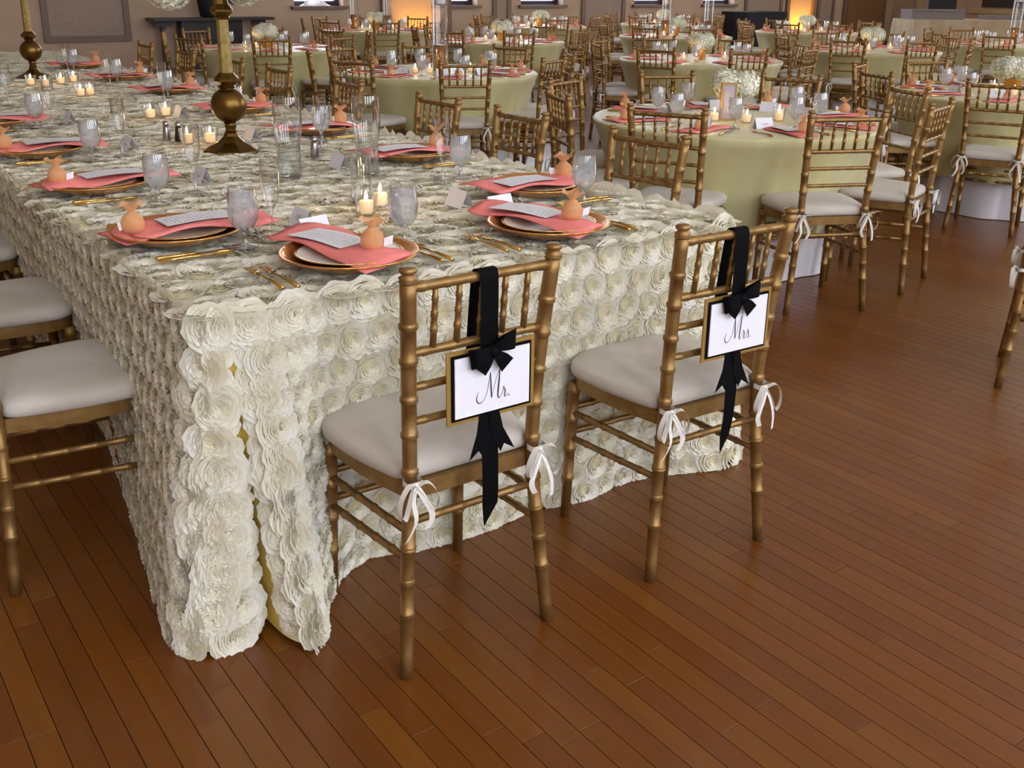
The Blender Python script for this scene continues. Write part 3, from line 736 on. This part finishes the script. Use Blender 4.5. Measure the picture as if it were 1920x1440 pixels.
def favor_tree():
    n = 20; mb = MB(); V = []; F = []
    prof = [(.010, 0), (.022, .001), (.028, .010), (.029, .026), (.024, .040), (.013, .050), (.008, .054)]
    body = MB().lathe(prof, n)
    top = MB(); prof = [(.008, .053), (.010, .058), (.018, .068), (.028, .076)]
    for k, (r, z) in enumerate(prof):
        for j in range(n):
            a = 2*math.pi*j/n; q = r*(1+.25*k/3*math.sin(5*a)); V.append((q*math.cos(a), q*math.sin(a), z+.006*(k/3)*math.sin(3*a+1)))
    for k in range(3):
        for j in range(n): F.append((k*n+j, k*n+(j+1) % n, (k+1)*n+(j+1) % n, (k+1)*n+j))
    top.add(V, F)
    tag = MB().add([(.012, -.030, .030), (.036, -.034, .034), (.036, -.030, .012), (.012, -.027, .010), (.012, -.0285, .030), (.036, -.0325, .034), (.036, -.0285, .012), (.012, -.0255, .010)], [(0, 1, 2, 3), (7, 6, 5, 4), (0, 4, 5, 1), (1, 5, 6, 2), (2, 6, 7, 3), (3, 7, 4, 0)])
    return [('pouch', body.mesh('pouch', 'peach')), ('gathered_top', top.mesh('gathered_top', 'peach')), ('gift_tag', tag.mesh('gift_tag', 'paper', False))]
FAVOR = favor_tree()
GOB = [('glass', MB().lathe([(.034, 0), (.034, .002), (.012, .006), (.006, .012), (.005, .034), (.010, .042), (.026, .052), (.036, .070), (.039, .094), (.037, .122), (.034, .150)], 24, capt=False).mesh('goblet_glass', 'glass')),
       ('iced_water', MB().lathe([(.002, .044), (.010, .0455), (.024, .054), (.0335, .071), (.0365, .094), (.0345, .122), (.032, .140), (.001, .141)], 20).mesh('iced_water', 'water'))]
FLUTE = [('glass', MB().lathe([(.031, 0), (.031, .002), (.010, .005), (.004, .012), (.0035, .075), (.008, .085), (.018, .105), (.0235, .14), (.025, .18), (.024, .215)], 20, capt=False).mesh('flute_glass', 'glass'))]
VOT = [('cup', MB().lathe([(.022, 0), (.026, .004), (.031, .030), (.034, .062)], 18, capt=False).mesh('votive_cup', 'glass')),
       ('wax', MB().lathe([(.018, .004), (.020, .010), (.0205, .040), (.001, .041)], 16).mesh('votive_wax', 'candle')),
       ('flame', MB().lathe([(.001, .042), (.0055, .049), (.0045, .058), (.0008, .070)], 8).mesh('votive_flame', 'flame'))]
def fork_mesh():
    mb = MB(); mb.tube([(0, -.10, .004), (0, -.04, .006), (0, .02, .005), (0, .045, .004)], [.0055, .0045, .003, .004], 8)
    mb.box(-.010, .010, .043, .062, .003, .006)
    for x in (-.009, -.003, .003, .009): mb.box(x-.0014, x+.0014, .06, .10, .0035, .0058)
    return mb.mesh('fork', 'cutlery')
FORK = fork_mesh()
def knife_tree():
    h = MB().tube([(0, -.11, .005), (0, -.10, .005), (0, -.055, .005), (0, -.01, .005)], [.0045, .0062, .005, .0045], 8).mesh('knife_handle', 'cutlery')
    b = MB().prism([(-.004, -.01), (.007, -.01), (.009, .06), (.006, .10), (-.004, .115)], .003, .0055).mesh('knife_blade', 'steel', False)
    return [('handle', h), ('blade', b)]
KNIFE = knife_tree()
def spoon_mesh():
    mb = MB().tube([(0, -.10, .004), (0, -.03, .006), (0, .04, .004)], [.0055, .004, .003], 8); V = []; F = []
    for k, (q, z) in enumerate(((1, .006), (.95, .003), (.5, .001), (.1, .0008))):
        for j in range(14): a = 2*math.pi*j/14; V.append((.016*q*math.cos(a), .062+.026*q*math.sin(a), z))
    for k in range(3):
        for j in range(14): F.append((k*14+j, k*14+(j+1) % 14, (k+1)*14+(j+1) % 14, (k+1)*14+j))
    return mb.add(V, F).mesh('spoon', 'cutlery')
SPOON = spoon_mesh()
def tent_tree(seed):
    r = random.Random(seed); w, h, d = .046, .052, .024
    a = MB().add([(-w, -d, 0), (w, -d, 0), (w, 0, h), (-w, 0, h), (w, d, 0), (-w, d, 0), (-w, -d+.002, 0), (w, -d+.002, 0), (w, 0, h-.003), (-w, 0, h-.003), (w, d-.002, 0), (-w, d-.002, 0)],
                 [(0, 1, 2, 3), (3, 2, 4, 5), (6, 9, 8, 7), (9, 11, 10, 8), (0, 6, 7, 1), (5, 4, 10, 11)]).mesh('card', 'paper', False)
    pts = []; x = -.020
    while x < .020:
        pts.append((x, r.choice((.35, .5, .68)))); x += r.uniform(.003, .0055)
    nrm = Vector((0, -h, d)).normalized()
    C = [Vector((p[0], -d+d*p[1], h*p[1]))+nrm*.0006 for p in pts]
    C = spline(C, 4)
    mb = MB().ribbon(C, (.45, d*.8, h*.8), .0013)
    return [('card', a), ('handwriting', mb.mesh('handwriting', 'ink', False))]
TENTS = [tent_tree(k) for k in range(3)]

def put(name, tree, label, cat, loc, rotz=0, group=None):
    if not isinstance(tree, list): return thing(name, label, cat, loc, rotz, group, tree)
    t = thing(name, label, cat, loc, rotz, group); grow(tree, t); return t
def plight(loc, power, parent=None, size=.012):
    l = bpy.data.lights.new('candle_light', 'POINT'); l.energy = power; l.color = (1, .62, .28); l.shadow_soft_size = size
    o = bpy.data.objects.new('candle_light', l); COL.objects.link(o); o.location = loc
    if parent: o.parent = parent
    return o

# ------------------------------------------------------------------ settings on the head table
SEATS = [(1.085, 2.165, 90, 'groom\'s end seat'), (1.69, 2.16, 90, 'bride\'s end seat')]
SEATS += [(.825, y, 0, '%s seat on the left side' % ORD[i]) for i, y in enumerate(SEAT_L)]
SEATS += [(2.00, y, 180, '%s seat on the right side' % ORD[i]) for i, y in enumerate(SEAT_R)]
for i, (x, y, f, who) in enumerate(SEATS):
    if not (in_view((x, y, TZ), 60)): continue
    a = R_(f-90); ca, sa = math.cos(a), math.sin(a); far = y > 5.6
    def at(r, fwd, dz=0.): return (x+r*ca-fwd*sa, y+r*sa+fwd*ca, TZ+dz)
    j = rnd.uniform(-.12, .12)
    put('charger_plate', CHARGER, 'copper-gold charger plate at the %s' % who, 'charger', at(0, 0), 0, 'chargers on the head table')
    put('dinner_plate', [('plate', PLATE_B), ('gold_rim', PLATE_R)], 'pale dinner plate with gold rim at the %s' % who, 'plate', at(0, 0, .013), 0, 'plates on the head table')
    k = i % 3
    nf = .055 if f == 90 else .03
    put('napkin', NAPKINS[k], 'folded coral napkin across the plate at the %s' % who, 'napkin', at(.0, nf, .020), a+j*.8+(.22 if f == 90 else 0), 'napkins on the head table')
    put('menu_card', MENU, 'white printed menu on the coral napkin at the %s' % who, 'menu', at(-.012, nf+.03, .0470), a+j*.8+(.22 if f == 90 else 0), 'menus on the head table')
    put('favor_bag', FAVOR, 'peach organza favor bag on the napkin at the %s' % who, 'favor bag', at(.035 if f == 90 else .01, -.055 if f == 90 else -.115, .042 if f == 90 else .036), rnd.uniform(0, 6) if f != 90 else .2, 'favor bags on the head table')
    if not far:
        put('fork', FORK, 'gold fork outermost left of the plate at the %s' % who, 'fork', at(-.225, -.02), a, 'cutlery on the head table')
        put('fork', FORK, 'gold fork next to the plate at the %s' % who, 'fork', at(-.193, -.03), a, 'cutlery on the head table')
        put('knife', KNIFE, 'knife with gold handle right of the plate at the %s' % who, 'knife', at(.19, -.01), a, 'cutlery on the head table')
        put('spoon', SPOON, 'gold spoon right of the knife at the %s' % who, 'spoon', at(.218, -.02), a, 'cutlery on the head table')
        if i < 6 or f == 180:
            cp = (1.135, 2.47, TZ) if i == 0 else (1.72, 2.44, TZ) if i == 1 else at(-.04 if f == 180 else .05, .33)
            put('place_card', TENTS[i % 3], 'white tent place card behind the plate at the %s' % who, 'place card', cp, (.25 if i == 0 else .12 if i == 1 else a), 'place cards on the head table')
GOBS = [(1.30, 2.275, 'right of the groom\'s plate'), (2.02, 2.41, 'at the right front corner')] + \
       [(x, y, 'inside the %s left-side setting' % ORD[k]) for k, (x, y) in enumerate([(.94, 2.46), (.93, 3.12), (.97, 4.02), (1.0, 5.08), (1.0, 6.05), (1.0, 7.0)])] + \
       [(x, y, 'inside the %s right-side setting' % ORD[k+1]) for k, (x, y) in enumerate([(1.93, 2.97), (1.90, 4.0), (1.90, 4.95), (1.9, 6.0), (1.9, 7.0), (1.9, 8.1)])]
for x, y, w in GOBS:
    if in_view((x, y, .85), 20): put('water_goblet', GOB, 'stemmed goblet of iced water %s on the head table' % w, 'goblet', (x, y, TZ), rnd.uniform(0, 6), 'water goblets on the head table')
FLS = [(x, y, 'inside the %s left-side setting' % ORD[k]) for k, (x, y) in enumerate([(1.03, 2.49), (1.08, 3.22), (1.09, 4.06), (1.05, 5.0), (1.06, 6.0), (1.06, 6.95)])] + \
      [(x, y, 'inside the %s right-side setting' % ORD[k]) for k, (x, y) in enumerate([(1.83, 2.93), (1.80, 3.8), (1.80, 4.72), (1.8, 5.75), (1.8, 6.8), (1.8, 7.85)])]
for x, y, w in FLS:
    if in_view((x, y, .9), 20): put('champagne_flute', FLUTE, 'empty champagne flute %s on the head table' % w, 'flute', (x, y, TZ), 0, 'flutes on the head table')
# votives down the middle
VS_ = [(1.38, 2.63, 'in front pair between the couple\'s plates, nearer one'), (1.47, 2.71, 'in front pair between the couple\'s plates, farther one'), (1.40, 4.22, 'left of the near candlestick foot'), (1.49, 4.20, 'close behind the near candlestick foot'),
       (1.53, 5.12, 'of the middle pair, left one'), (1.62, 5.17, 'of the middle pair, right one'), (1.50, 6.30, 'of the third pair, left one'), (1.56, 6.33, 'of the third pair, right one'),
       (1.40, 7.10, 'leftmost before the far candlestick'), (1.46, 6.98, 'second before the far candlestick'), (1.58, 7.10, 'third before the far candlestick'), (1.68, 7.2, 'rightmost before the far candlestick'), (1.45, 9.0, 'near the far end, left one'), (1.52, 9.1, 'near the far end, right one')]
for k, (x, y, w) in enumerate(VS_):
    if not in_view((x, y, .8), 10): continue
    t = put('votive_candle', VOT, 'lit votive candle %s' % w, 'candle', (x, y, TZ), 0, 'lit votives on the head table')
    if k % 2 == 0 or y < 4.5: plight((0, 0, .085), .35, t)
# carafes, shakers
CARAFE = [('glass', MB().lathe([(.040, 0), (.043, .004), (.041, .05), (.040, .115), (.047, .150), (.050, .19), (.049, .235), (.046, .272)], 28, capt=False).mesh('carafe_glass', 'glass')),
          ('water', MB().lathe([(.037, .006), (.0375, .05), (.0365, .112), (.001, .1125)], 24).mesh('carafe_water', thin_glass('still_water', (.93, .96, .95, 1), .8)))]
put('carafe', CARAFE, 'clear glass water carafe standing left of its twin mid-table', 'carafe', (1.45, 3.32, TZ), 0, 'carafes on the head table')
put('carafe', CARAFE, 'clear glass carafe right of its twin, near the right-side settings', 'carafe', (1.70, 3.22, TZ), 0, 'carafes on the head table')
CYL = [('glass', MB().lathe([(.030, 0), (.032, .003), (.031, .06), (.033, .145)], 24, capt=False).mesh('tumbler', 'glass'))]
put('tumbler', CYL, 'slim clear tumbler behind the front pair of candles', 'tumbler', (1.47, 2.83, TZ))
SHAKE = [('body', MB().lathe([(.017, 0), (.018, .004), (.013, .05), (.011, .062)], 14).mesh('shaker_body', 'steel')), ('cap', MB().lathe([(.0125, .062), (.013, .07), (.009, .080), (.001, .083)], 14).mesh('shaker_cap', 'steel'))]
PEPPER = [('body', MB().lathe([(.017, 0), (.018, .004), (.013, .05), (.011, .062)], 14).mesh('pepper_body', 'cocoa')), ('cap', SHAKE[1][1])]
for x, y, tr, w in [(1.69, 3.63, SHAKE, 'behind the glass carafes'), (1.36, 4.36, SHAKE, 'beside the dark one left of the candlestick'), (1.395, 4.31, PEPPER, 'dark, left of the near candlestick'), (1.42, 2.53, PEPPER, 'dark, by the groom\'s water goblet'), (1.30, 8.4, PEPPER, 'dark, near the far left candles')]:
    if in_view((x, y, .8)): put('salt_shaker', tr, 'small tapered shaker %s' % w, 'shaker', (x, y, TZ), 0, 'shakers on the head table')
# candlesticks
def candlestick_tree():
    n = 8; r0 = math.pi/8
    def fac(prof, name, mat='brass', k=n): return (name, MB().lathe(prof, k, rot=r0).mesh(name, mat, False))
    def smo(prof, name, mat='brass'): return (name, MB().lathe(prof, 28).mesh(name, mat))
    return [fac([(.115, 0), (.112, .006), (.085, .022), (.055, .036), (.030, .058), (.024, .072)], 'base'),
            smo([(.024, .07), (.020, .085), (.022, .094), (.026, .098), (.022, .103), (.026, .108)], 'neck'),
            smo([(.022, .106)]+[(.070*math.sin(t), .178-.070*math.cos(t)) for t in [R_(20+10*i) for i in range(15)]]+[(.026, .246)], 'ball'),
            fac([(.028, .244), (.034, .250), (.030, .255), (.050, .272), (.050, .282), (.034, .298), (.030, .304)], 'collar'),
            fac([(.027, .303), (.0245, .42), (.023, .505)], 'shaft', 'column', 8),
            fac([(.026, .503), (.032, .510), (.028, .515), (.046, .532), (.046, .540), (.030, .560), (.024, .590)], 'upper_collar'),
            smo([(.024, .588), (.034, .605), (.030, .62), (.02, .64), (.02, .70)], 'socket')]
CST = candlestick_tree()
def blossom_mesh(R, n, seed):
    r = random.Random(seed); mb = MB()
    mb.lathe([(R*.80*math.sin(t), R*.80*-math.cos(t)) for t in [R_(5+17*i) for i in range(11)]], 12)
    for i in range(n):
        z = 1-2*(i+.5)/n; a = i*2.39996+r.uniform(-.2, .2); q = math.sqrt(1-z*z); d = Vector((q*math.cos(a), q*math.sin(a), z))
        u = d.orthogonal().normalized(); u.rotate(Matrix.Rotation(r.uniform(0, 1.5), 3, d)); w = d.cross(u); c = d*R*r.uniform(.84, 1.0); s = R*.19
        V = [c]
        for k in range(4):
            an = k*math.pi/2; e = u*math.cos(an)+w*math.sin(an); g = u*math.cos(an+.785)+w*math.sin(an+.785)
            V += [c+e*s*.5+d*s*.18, c+g*s*1.15+d*s*.25]
        mb.add(V, [(0, 1, 2, 3), (0, 3, 4, 5), (0, 5, 6, 7), (0, 7, 8, 1)])
    return mb.mesh('hydrangea', 'petal')
BL = [blossom_mesh(.085, 110, k) for k in range(2)]
def blossoms(parent, spots):
    for k, (x, y, z, s) in enumerate(spots):
        o = link('hydrangea_head', BL[k % 2], parent, (x, y, z)); o.scale = (s, s, s*.9); o.rotation_euler = (.4*k, .3*k, k)
for x, y, w in [(1.50, 3.99, 'near'), (1.536, 7.66, 'far')]:
    t = put('candlestick', CST, 'tall faceted brass pedestal with ball stem, %s one on the head table' % w, 'candlestick', (x, y, TZ-.004), .3, 'brass pedestals on the head table')
    if y < 5:
        f = thing('flower_arrangement', 'white hydrangeas hanging from the top of the near brass pedestal', 'flowers', (x, y, TZ+.69))
        link('dish', MB().lathe([(.02, 0), (.09, .03), (.11, .06)], 20).mesh('dish', 'brass'), f)
        blossoms(f, [(-.17, .09, -.08, 1.05), (.07, -.06, -.055, 1.1), (.0, .16, .03, 1.1), (0, -.13, .12, 1.1), (.02, .0, .16, 1.3), (-.12, -.06, .08, 1.1), (.16, .05, .08, 1.1)])

# ================================================================== ROUND TABLES
rnd = random.Random(11)
TABLES = [(4.18, 3.75, 'first', 'front'), (6.80, 3.70, 'second', 'front'),
          (4.36, 6.99, 'first', 'second'), (7.24, 7.0, 'second', 'second'), (10.1, 7.2, 'third', 'second'), (12.7, 7.0, 'last', 'second'),
          (4.35, 10.35, 'first', 'third'), (7.35, 10.4, 'second', 'third'), (10.2, 10.35, 'third', 'third'), (13.1, 10.5, 'last', 'third'),
          (7.35, 13.5, 'first', 'back'), (10.4, 13.65, 'second', 'back'), (13.1, 13.6, 'last', 'back')]
RT_R, RT_Z = .762, .757
def round_cloth(seed, zhem, r_out, folds, R0, ztop, mat, name, pw, amp):
    r = random.Random(seed); n = 112; prof = 12; V = []; F = []
    ph = [r.uniform(0, 6.28) for _ in range(4)]
    rings = [(.0, 0), (.5, 0), (.93, 0), (.985, 0), (1.0, .012)]
    k = 0
    for q, dz in rings:
        for j in range(n):
            a = 2*math.pi*j/n; V.append((R0*q*math.cos(a), R0*q*math.sin(a), ztop-dz))
    for i in range(1, prof+1):
        v = i/prof
        for j in range(n):
            a = 2*math.pi*j/n
            w = math.sin(folds*a+ph[0]+.6*math.sin(2*a+ph[3]))+.5*math.sin((folds*.5+1)//1*a+ph[1])+.25*math.sin(2*folds*a+ph[2])
            rr = R0+.004+r_out*v**pw+amp*w*v
            V.append((rr*math.cos(a), rr*math.sin(a), ztop-.012-(ztop-.012-zhem)*v))
    m = len(rings)+prof
    for i in range(m-1):
        for j in range(n): F.append((i*n+j, i*n+(j+1) % n, (i+1)*n+(j+1) % n, (i+1)*n+j))
    return np_mesh(name, V, F, mat)
RC = [round_cloth(k, .25, -.17, 9, RT_R, RT_Z, 'green', 'tablecloth', .8, .028) for k in range(3)]
UC = round_cloth(9, .004, -.19, 11, RT_R-.045, RT_Z-.006, 'white_cloth', 'underskirt', .35, .012)
RTOP = MB().lathe([(.001, .70), (.735, .70), (.735, .73), (.001, .73)], 40).mesh('tabletop', 'cocoa')
POS = ['near', 'near right', 'right', 'far right', 'far', 'far left', 'left', 'near left']
cpr = [('vase', sharp(MB().lathe([(.045, 0), (.05, .002), (.058, .10), (.056, .10), (.046, .02), (.001, .02)], 4, rot=.785).mesh('vase', 'vase', False)))]
CENTRE_SPOTS = [(-.07, .02, .155, .95), (.07, .03, .16, 1.0), (.0, -.06, .165, .95), (0, .06, .17, .9)]
TALL = [('glass', MB().lathe([(.060, 0), (.062, .004), (.062, .62)], 28, capt=False).mesh('tall_cylinder', 'glass')),
        ('amber_water', MB().lathe([(.056, .006), (.056, .20), (.001, .201)], 20).mesh('amber_water', 'amber')),
        ('floating_candle', MB().lathe([(.04, .50), (.045, .51), (.045, .54), (.001, .545)], 16).mesh('floating_candle', 'paper'))]
def frame_sign(x, y, z, rot, label):
    t = thing('framed_menu', label, 'frame', (x, y, z), rot)
    link('frame', moulding(-.040, .040, 0, .19, .008, 0).mesh('frame', 'gold_card', False), t)
    link('printed_sheet', MB().box(-.033, .033, -.03, -.02, .008, .182).mesh('printed_sheet', pmat('lilac_sheet', srgb(176, 166, 178), .8), False), t)
    link('stand', MB().add([(-.02, 0, .12), (.02, 0, .12), (.02, .07, 0), (-.02, .07, 0), (-.02, -.004, .12), (.02, -.004, .12), (.02, .064, 0), (-.02, .064, 0)], [(0, 1, 2, 3), (7, 6, 5, 4), (0, 4, 5, 1), (2, 6, 7, 3), (1, 5, 6, 2), (3, 7, 4, 0)]).mesh('stand', 'gold_card', False), t)
for ti, (cx, cy, o_, row) in enumerate(TABLES):
    tn = '%s round table from left, %s row' % (o_, row)
    t = thing('round_table', 'round table in pale celadon satin cloth, %s from left in the %s row' % (o_, row), 'table', (cx, cy, 0), ti*.7, 'round guest tables')
    link('tablecloth', RC[ti % 3], t); link('underskirt', UC, t); link('tabletop', RTOP, t)
    depth = to_px((cx, cy, .7))[2]; detail = depth < 9.2
    angs = [-68+45*k+rnd.uniform(-3, 3) for k in range(8)]
    if ti == 0: angs[7] = -111; angs[0] = -69; angs[6] = -155; angs[5] = 161
    # names by place as seen from the camera
    toc = math.degrees(math.atan2(-cy, -cx))
    order = sorted(range(8), key=lambda k: abs((angs[k]-toc+180) % 360-180)); first = order[0]
    for k in range(8):
        a = angs[(first+k) % 8]; rr = 1.01+rnd.uniform(-.02, .03)
        px_, py_ = cx+rr*math.cos(R_(a)), cy+rr*math.sin(R_(a))
        if in_view((px_, py_, .85), 40) or in_view((px_, py_, .3), 40):
            chair(px_, py_, a+180+rnd.uniform(-4, 4), 'gold spindle-back chair, %s side of %s' % (POS[k], tn), 'chairs around the round tables')
        # the setting before it
        def P(r, da, dz=0.): return (cx+r*math.cos(R_(a+da)), cy+r*math.sin(R_(a+da)), RT_Z+.001+dz)
        if not in_view(P(.5, 0), 10): continue
        rot = R_(a-270)
        put('napkin', NAPFLAT[k % 2], 'coral napkin, %s place, %s' % (POS[k], tn), 'napkin', P(.57, 0), rot+rnd.uniform(-.2, .2), 'napkins on the %s' % tn)
        put('water_goblet', GOB, 'goblet of iced water, %s place, %s' % (POS[k], tn), 'goblet', P(.42, 16), rnd.uniform(0, 6), 'goblets on the %s' % tn)
        put('favor_bag', FAVOR, 'peach favor bag, %s place, %s' % (POS[k], tn), 'favor bag', P(.645, 2, .014), rnd.uniform(0, 6), 'favors on the %s' % tn)
        if detail:
            put('menu_card', MENUFLAT, 'white printed menu, %s place, %s' % (POS[k], tn), 'menu', P(.54, -1, .016), rot+rnd.uniform(-.15, .15), 'menus on the %s' % tn)
            put('fork', FORK, 'gold fork, %s place, %s' % (POS[k], tn), 'fork', P(.60, -15), rot, 'cutlery on the %s' % tn)
            put('knife', KNIFE, 'gold-handled knife, %s place, %s' % (POS[k], tn), 'knife', P(.60, 13), rot, 'cutlery on the %s' % tn)
            if k in (0, 1, 7) or ti == 0: put('place_card', TENTS[k % 3], 'white place card, %s place, %s' % (POS[k], tn), 'place card', P(.40, -8), rot, 'place cards on the %s' % tn)
    # centrepiece
    if ti in (2, 8):
        for q, (dx, dy) in enumerate([(0, 0)] if ti == 2 else [(-.1, .1), (.35, -.25)]):
            put('cylinder_vase', TALL, ('tall %scylinder vase of amber water on %s' % (['left ', 'right '][q] if ti == 8 else '', tn)), 'vase', (cx+dx, cy+dy, RT_Z+.001), 0, 'tall cylinder vases')
    elif ti == 10:
        for q, (dx, dy) in enumerate([(-.25, .2), (.1, -.15)]): put('cylinder_vase', TALL, 'tall %s cylinder vase beside hydrangeas on %s' % (['left', 'right'][q], tn), 'vase', (cx+dx, cy+dy, RT_Z+.001), 0, 'tall cylinder vases')
    elif ti == 5:
        put('cylinder_vase', TALL, 'tall clear cylinder vase with candle on %s' % tn, 'vase', (cx, cy, RT_Z+.001), 0, 'tall cylinder vases')
    if ti not in (2, 5):
        dx, dy = (.05, .08) if ti == 0 else (0, 0)
        if ti == 8: dx, dy = .1, .1
        f = thing('hydrangea_centrepiece', 'white hydrangeas in square gold vase on %s' % tn, 'flowers', (cx+dx, cy+dy, RT_Z+.001), .5+ti, 'hydrangea centrepieces')
        link(cpr[0][0], cpr[0][1], f); blossoms(f, CENTRE_SPOTS)
    if ti == 0: frame_sign(cx-.10, cy-.02, RT_Z+.001, R_(-36), 'narrow gold framed menu beside the hydrangeas on the nearest round table')
    cand = [(-.16, -.10), (-.24, -.02), (.20, -.12), (.12, .2)] if ti else [(-.19, -.02), (-.10, -.16), (.22, -.10), (.10, -.20)]
    cand = sorted(cand[:4 if depth < 9.2 else 3], key=lambda c: to_px((cx+c[0], cy+c[1], .8))[0])
    for q, (dx, dy) in enumerate(cand):
        v = put('votive_candle', VOT, '%s lit votive candle on %s' % (['leftmost', 'second', 'third', 'rightmost'][q if q < len(cand)-1 else 3], tn), 'candle', (cx+dx, cy+dy, RT_Z+.001), 0, 'votives on the %s' % tn)
        if q == 0: plight((0, 0, .09), .6 if depth < 9.2 else .8, v)

# ================================================================== THE FAR END OF THE HALL
def uplight(x, power, label):
    t = thing('uplight', label, 'uplight', (x, Y1-.22, 0), 0, 'amber uplights')
    link('can', MB().lathe([(.06, 0), (.07, .02), (.07, .16), (.06, .16), (.055, .06), (.001, .06)], 20).mesh('can', 'blackcloth'), t)
    l = bpy.data.lights.new('uplight_beam', 'SPOT'); l.energy = power; l.color = (1, .50, .06); l.spot_size = R_(80); l.spot_blend = .7; l.shadow_soft_size = .05
    o = bpy.data.objects.new('uplight_beam', l); COL.objects.link(o); o.parent = t; o.location = (0, 0, .18); o.rotation_euler = (R_(180-16), 0, 0)
uplight(9.25, 260, 'amber uplight washing the far wall left of the windows\' middle')
uplight(19.16, 320, 'amber uplight washing the far wall at right between pilasters')
# console with leafy plant against the far wall
t = thing('console_table', 'dark wood console against the far wall behind the near pedestal', 'console', (5.6, 15.32, 0))
link('top', MB().box(-.9, .9, -.2, .2, .845, .885).mesh('console_top', 'cocoa', False), t)
link('back_panel', MB().box(-.46, .46, -.02, .18, 0, .845).mesh('console_back', 'cocoa', False), t)
for s in (-1, 1):
    link('bracket', MB().prism([(s*.60, 0), (s*.66, 0), (s*.84, .0), (s*.84, .03)][::s], .76, .845).mesh('bracket', 'cocoa', False), t)
    link('leg', MB().box(s*.70-.03, s*.70+.03, .06, .12, 0, .845).mesh('leg', 'cocoa', False), t)
t = thing('potted_plant', 'dark leafy plant in black pot on the console', 'plant', (5.55, 15.2, .886))
link('pot', MB().lathe([(.11, 0), (.15, .02), (.19, .30), (.175, .30), (.16, .26), (.001, .26)], 24).mesh('pot', 'blackcloth'), t)
lm = MB().add([(0, 0, 0), (.03, .08, .02), (0, .2, .0), (-.03, .08, .02), (0, .08, .005)], [(0, 1, 4), (1, 2, 4), (2, 3, 4), (3, 0, 4)]).mesh('leaf', 'leaf')
for k in range(60):
    o = link('leaf', lm, t, (rnd.uniform(-.3, .3), rnd.uniform(-.1, .08), rnd.uniform(.25, .75))); o.rotation_euler = (rnd.uniform(-.8, .8), rnd.uniform(-1, 1), rnd.uniform(0, 6.28)); q = rnd.uniform(.9, 1.5); o.scale = (q, q, q)
# black draped high table, covered band table and gear at the right
def drape(name, label, cat, x, y, hx_, hy_, h, mat, rot=0):
    V = []; F = []; n = 96; per = []
    for k in range(n):
        a = 2*math.pi*k/n; c, s = math.cos(a), math.sin(a); q = 1/max(abs(c), abs(s)); per.append((c*q*hx_, s*q*hy_))
    for i in range(8):
        v = i/7
        for k, (px_, py_) in enumerate(per):
            w = 1+(.03*math.sin(k*.9)+.04*math.sin(k*.37))*v; V.append((px_*w, py_*w, h-.01-(h-.015)*v))
    for i in range(7):
        for k in range(n): F.append((i*n+k, i*n+(k+1) % n, (i+1)*n+(k+1) % n, (i+1)*n+k))
    mb = MB().add(V, F); mb.add([(px_, py_, h) for px_, py_ in per], [tuple(range(n))])
    mb.f += [(k, (k+1) % n, len(V)+(k+1) % n, len(V)+k)[::-1] for k in range(n)]
    t = thing(name, label, cat, (x, y, 0), rot)
    link('cloth', sharp(mb.mesh('draped_cloth', mat), 50), t)
    link('tabletop', MB().box(-hx_+.02, hx_-.02, -hy_+.02, hy_-.02, h-.05, h-.012).mesh('tabletop', 'cocoa', False), t)
drape('draped_table', 'table under black cloth below the last far window', 'table', 16.9, 14.9, .6, .35, .90, 'blackcloth')
drape('draped_table', 'long table under sand linen near the right wall', 'table', 18.3, 10.9, 1.35, .42, .86, 'linen', R_(-30))
def case(name, label, x, y, z, sx, sy, sz, rot):
    t = thing(name, label, 'case', (x, y, z), rot)
    link('body', MB().box(-sx, sx, -sy, sy, 0, sz).mesh('case_body', 'grey', False), t)
    link('lid', MB().box(-sx-.01, sx+.01, -sy-.01, sy+.01, sz, sz+.03).mesh('case_lid', 'grey', False), t)
case('equipment_case', 'grey equipment case on the left of the sand linen table', 17.6, 11.3, .861, .5, .22, .14, R_(-30))
case('equipment_case', 'low grey case right of the taller one on sand linen table', 18.9, 10.55, .861, .5, .2, .05, R_(-30))
def stand(x, y, label, rot, h=1.02):
    t = thing('music_stand', label, 'music stand', (x, y, 0), rot)
    link('desk', MB().add([(-.25, -.02, h-.06), (.25, -.02, h-.06), (.25, .14, h+.26), (-.25, .14, h+.26), (-.25, 0, h-.06), (.25, 0, h-.06), (.25, .16, h+.26), (-.25, .16, h+.26)], [(0, 1, 2, 3), (7, 6, 5, 4), (0, 4, 5, 1), (1, 5, 6, 2), (2, 6, 7, 3), (3, 7, 4, 0)]).mesh('desk', 'blackcloth', False), t)
    link('pole', MB().tube([(0, .03, .10), (0, .03, h)], .014, 10).mesh('pole', 'blackcloth'), t)
    for k in range(3):
        a = k*2.094+.5; link('foot', MB().tube([(0, .03, .14), (.26*math.cos(a), .03+.26*math.sin(a), .01)], .010, 8).mesh('foot', 'blackcloth'), t)
stand(18.6, 11.75, 'black music stand standing behind the sand linen table', R_(-50))
stand(17.3, 8.9, 'black music stand at the right edge of the picture', R_(-60))

# white cloth left on the first window's sill
V = []; F = []; r5 = random.Random(5)
for i in range(9):
    for j in range(6):
        e = min(i, 8-i, j, 5-j); V.append(((i/8-.5)*.5, (j/5-.5)*.17, 0 if e == 0 else .035+.03*math.sin(i*1.3+j)+r5.uniform(0, .02)))
for i in range(8):
    for j in range(5): F.append((i*6+j, (i+1)*6+j, (i+1)*6+j+1, i*6+j+1))
thing('folded_cloth', 'crumpled white cloth on the sill of the leftmost far window', 'cloth', (7.42, Y1+.03, SILL+.0005), 0, None, MB().add(V, F).mesh('folded_cloth', 'white_cloth'))
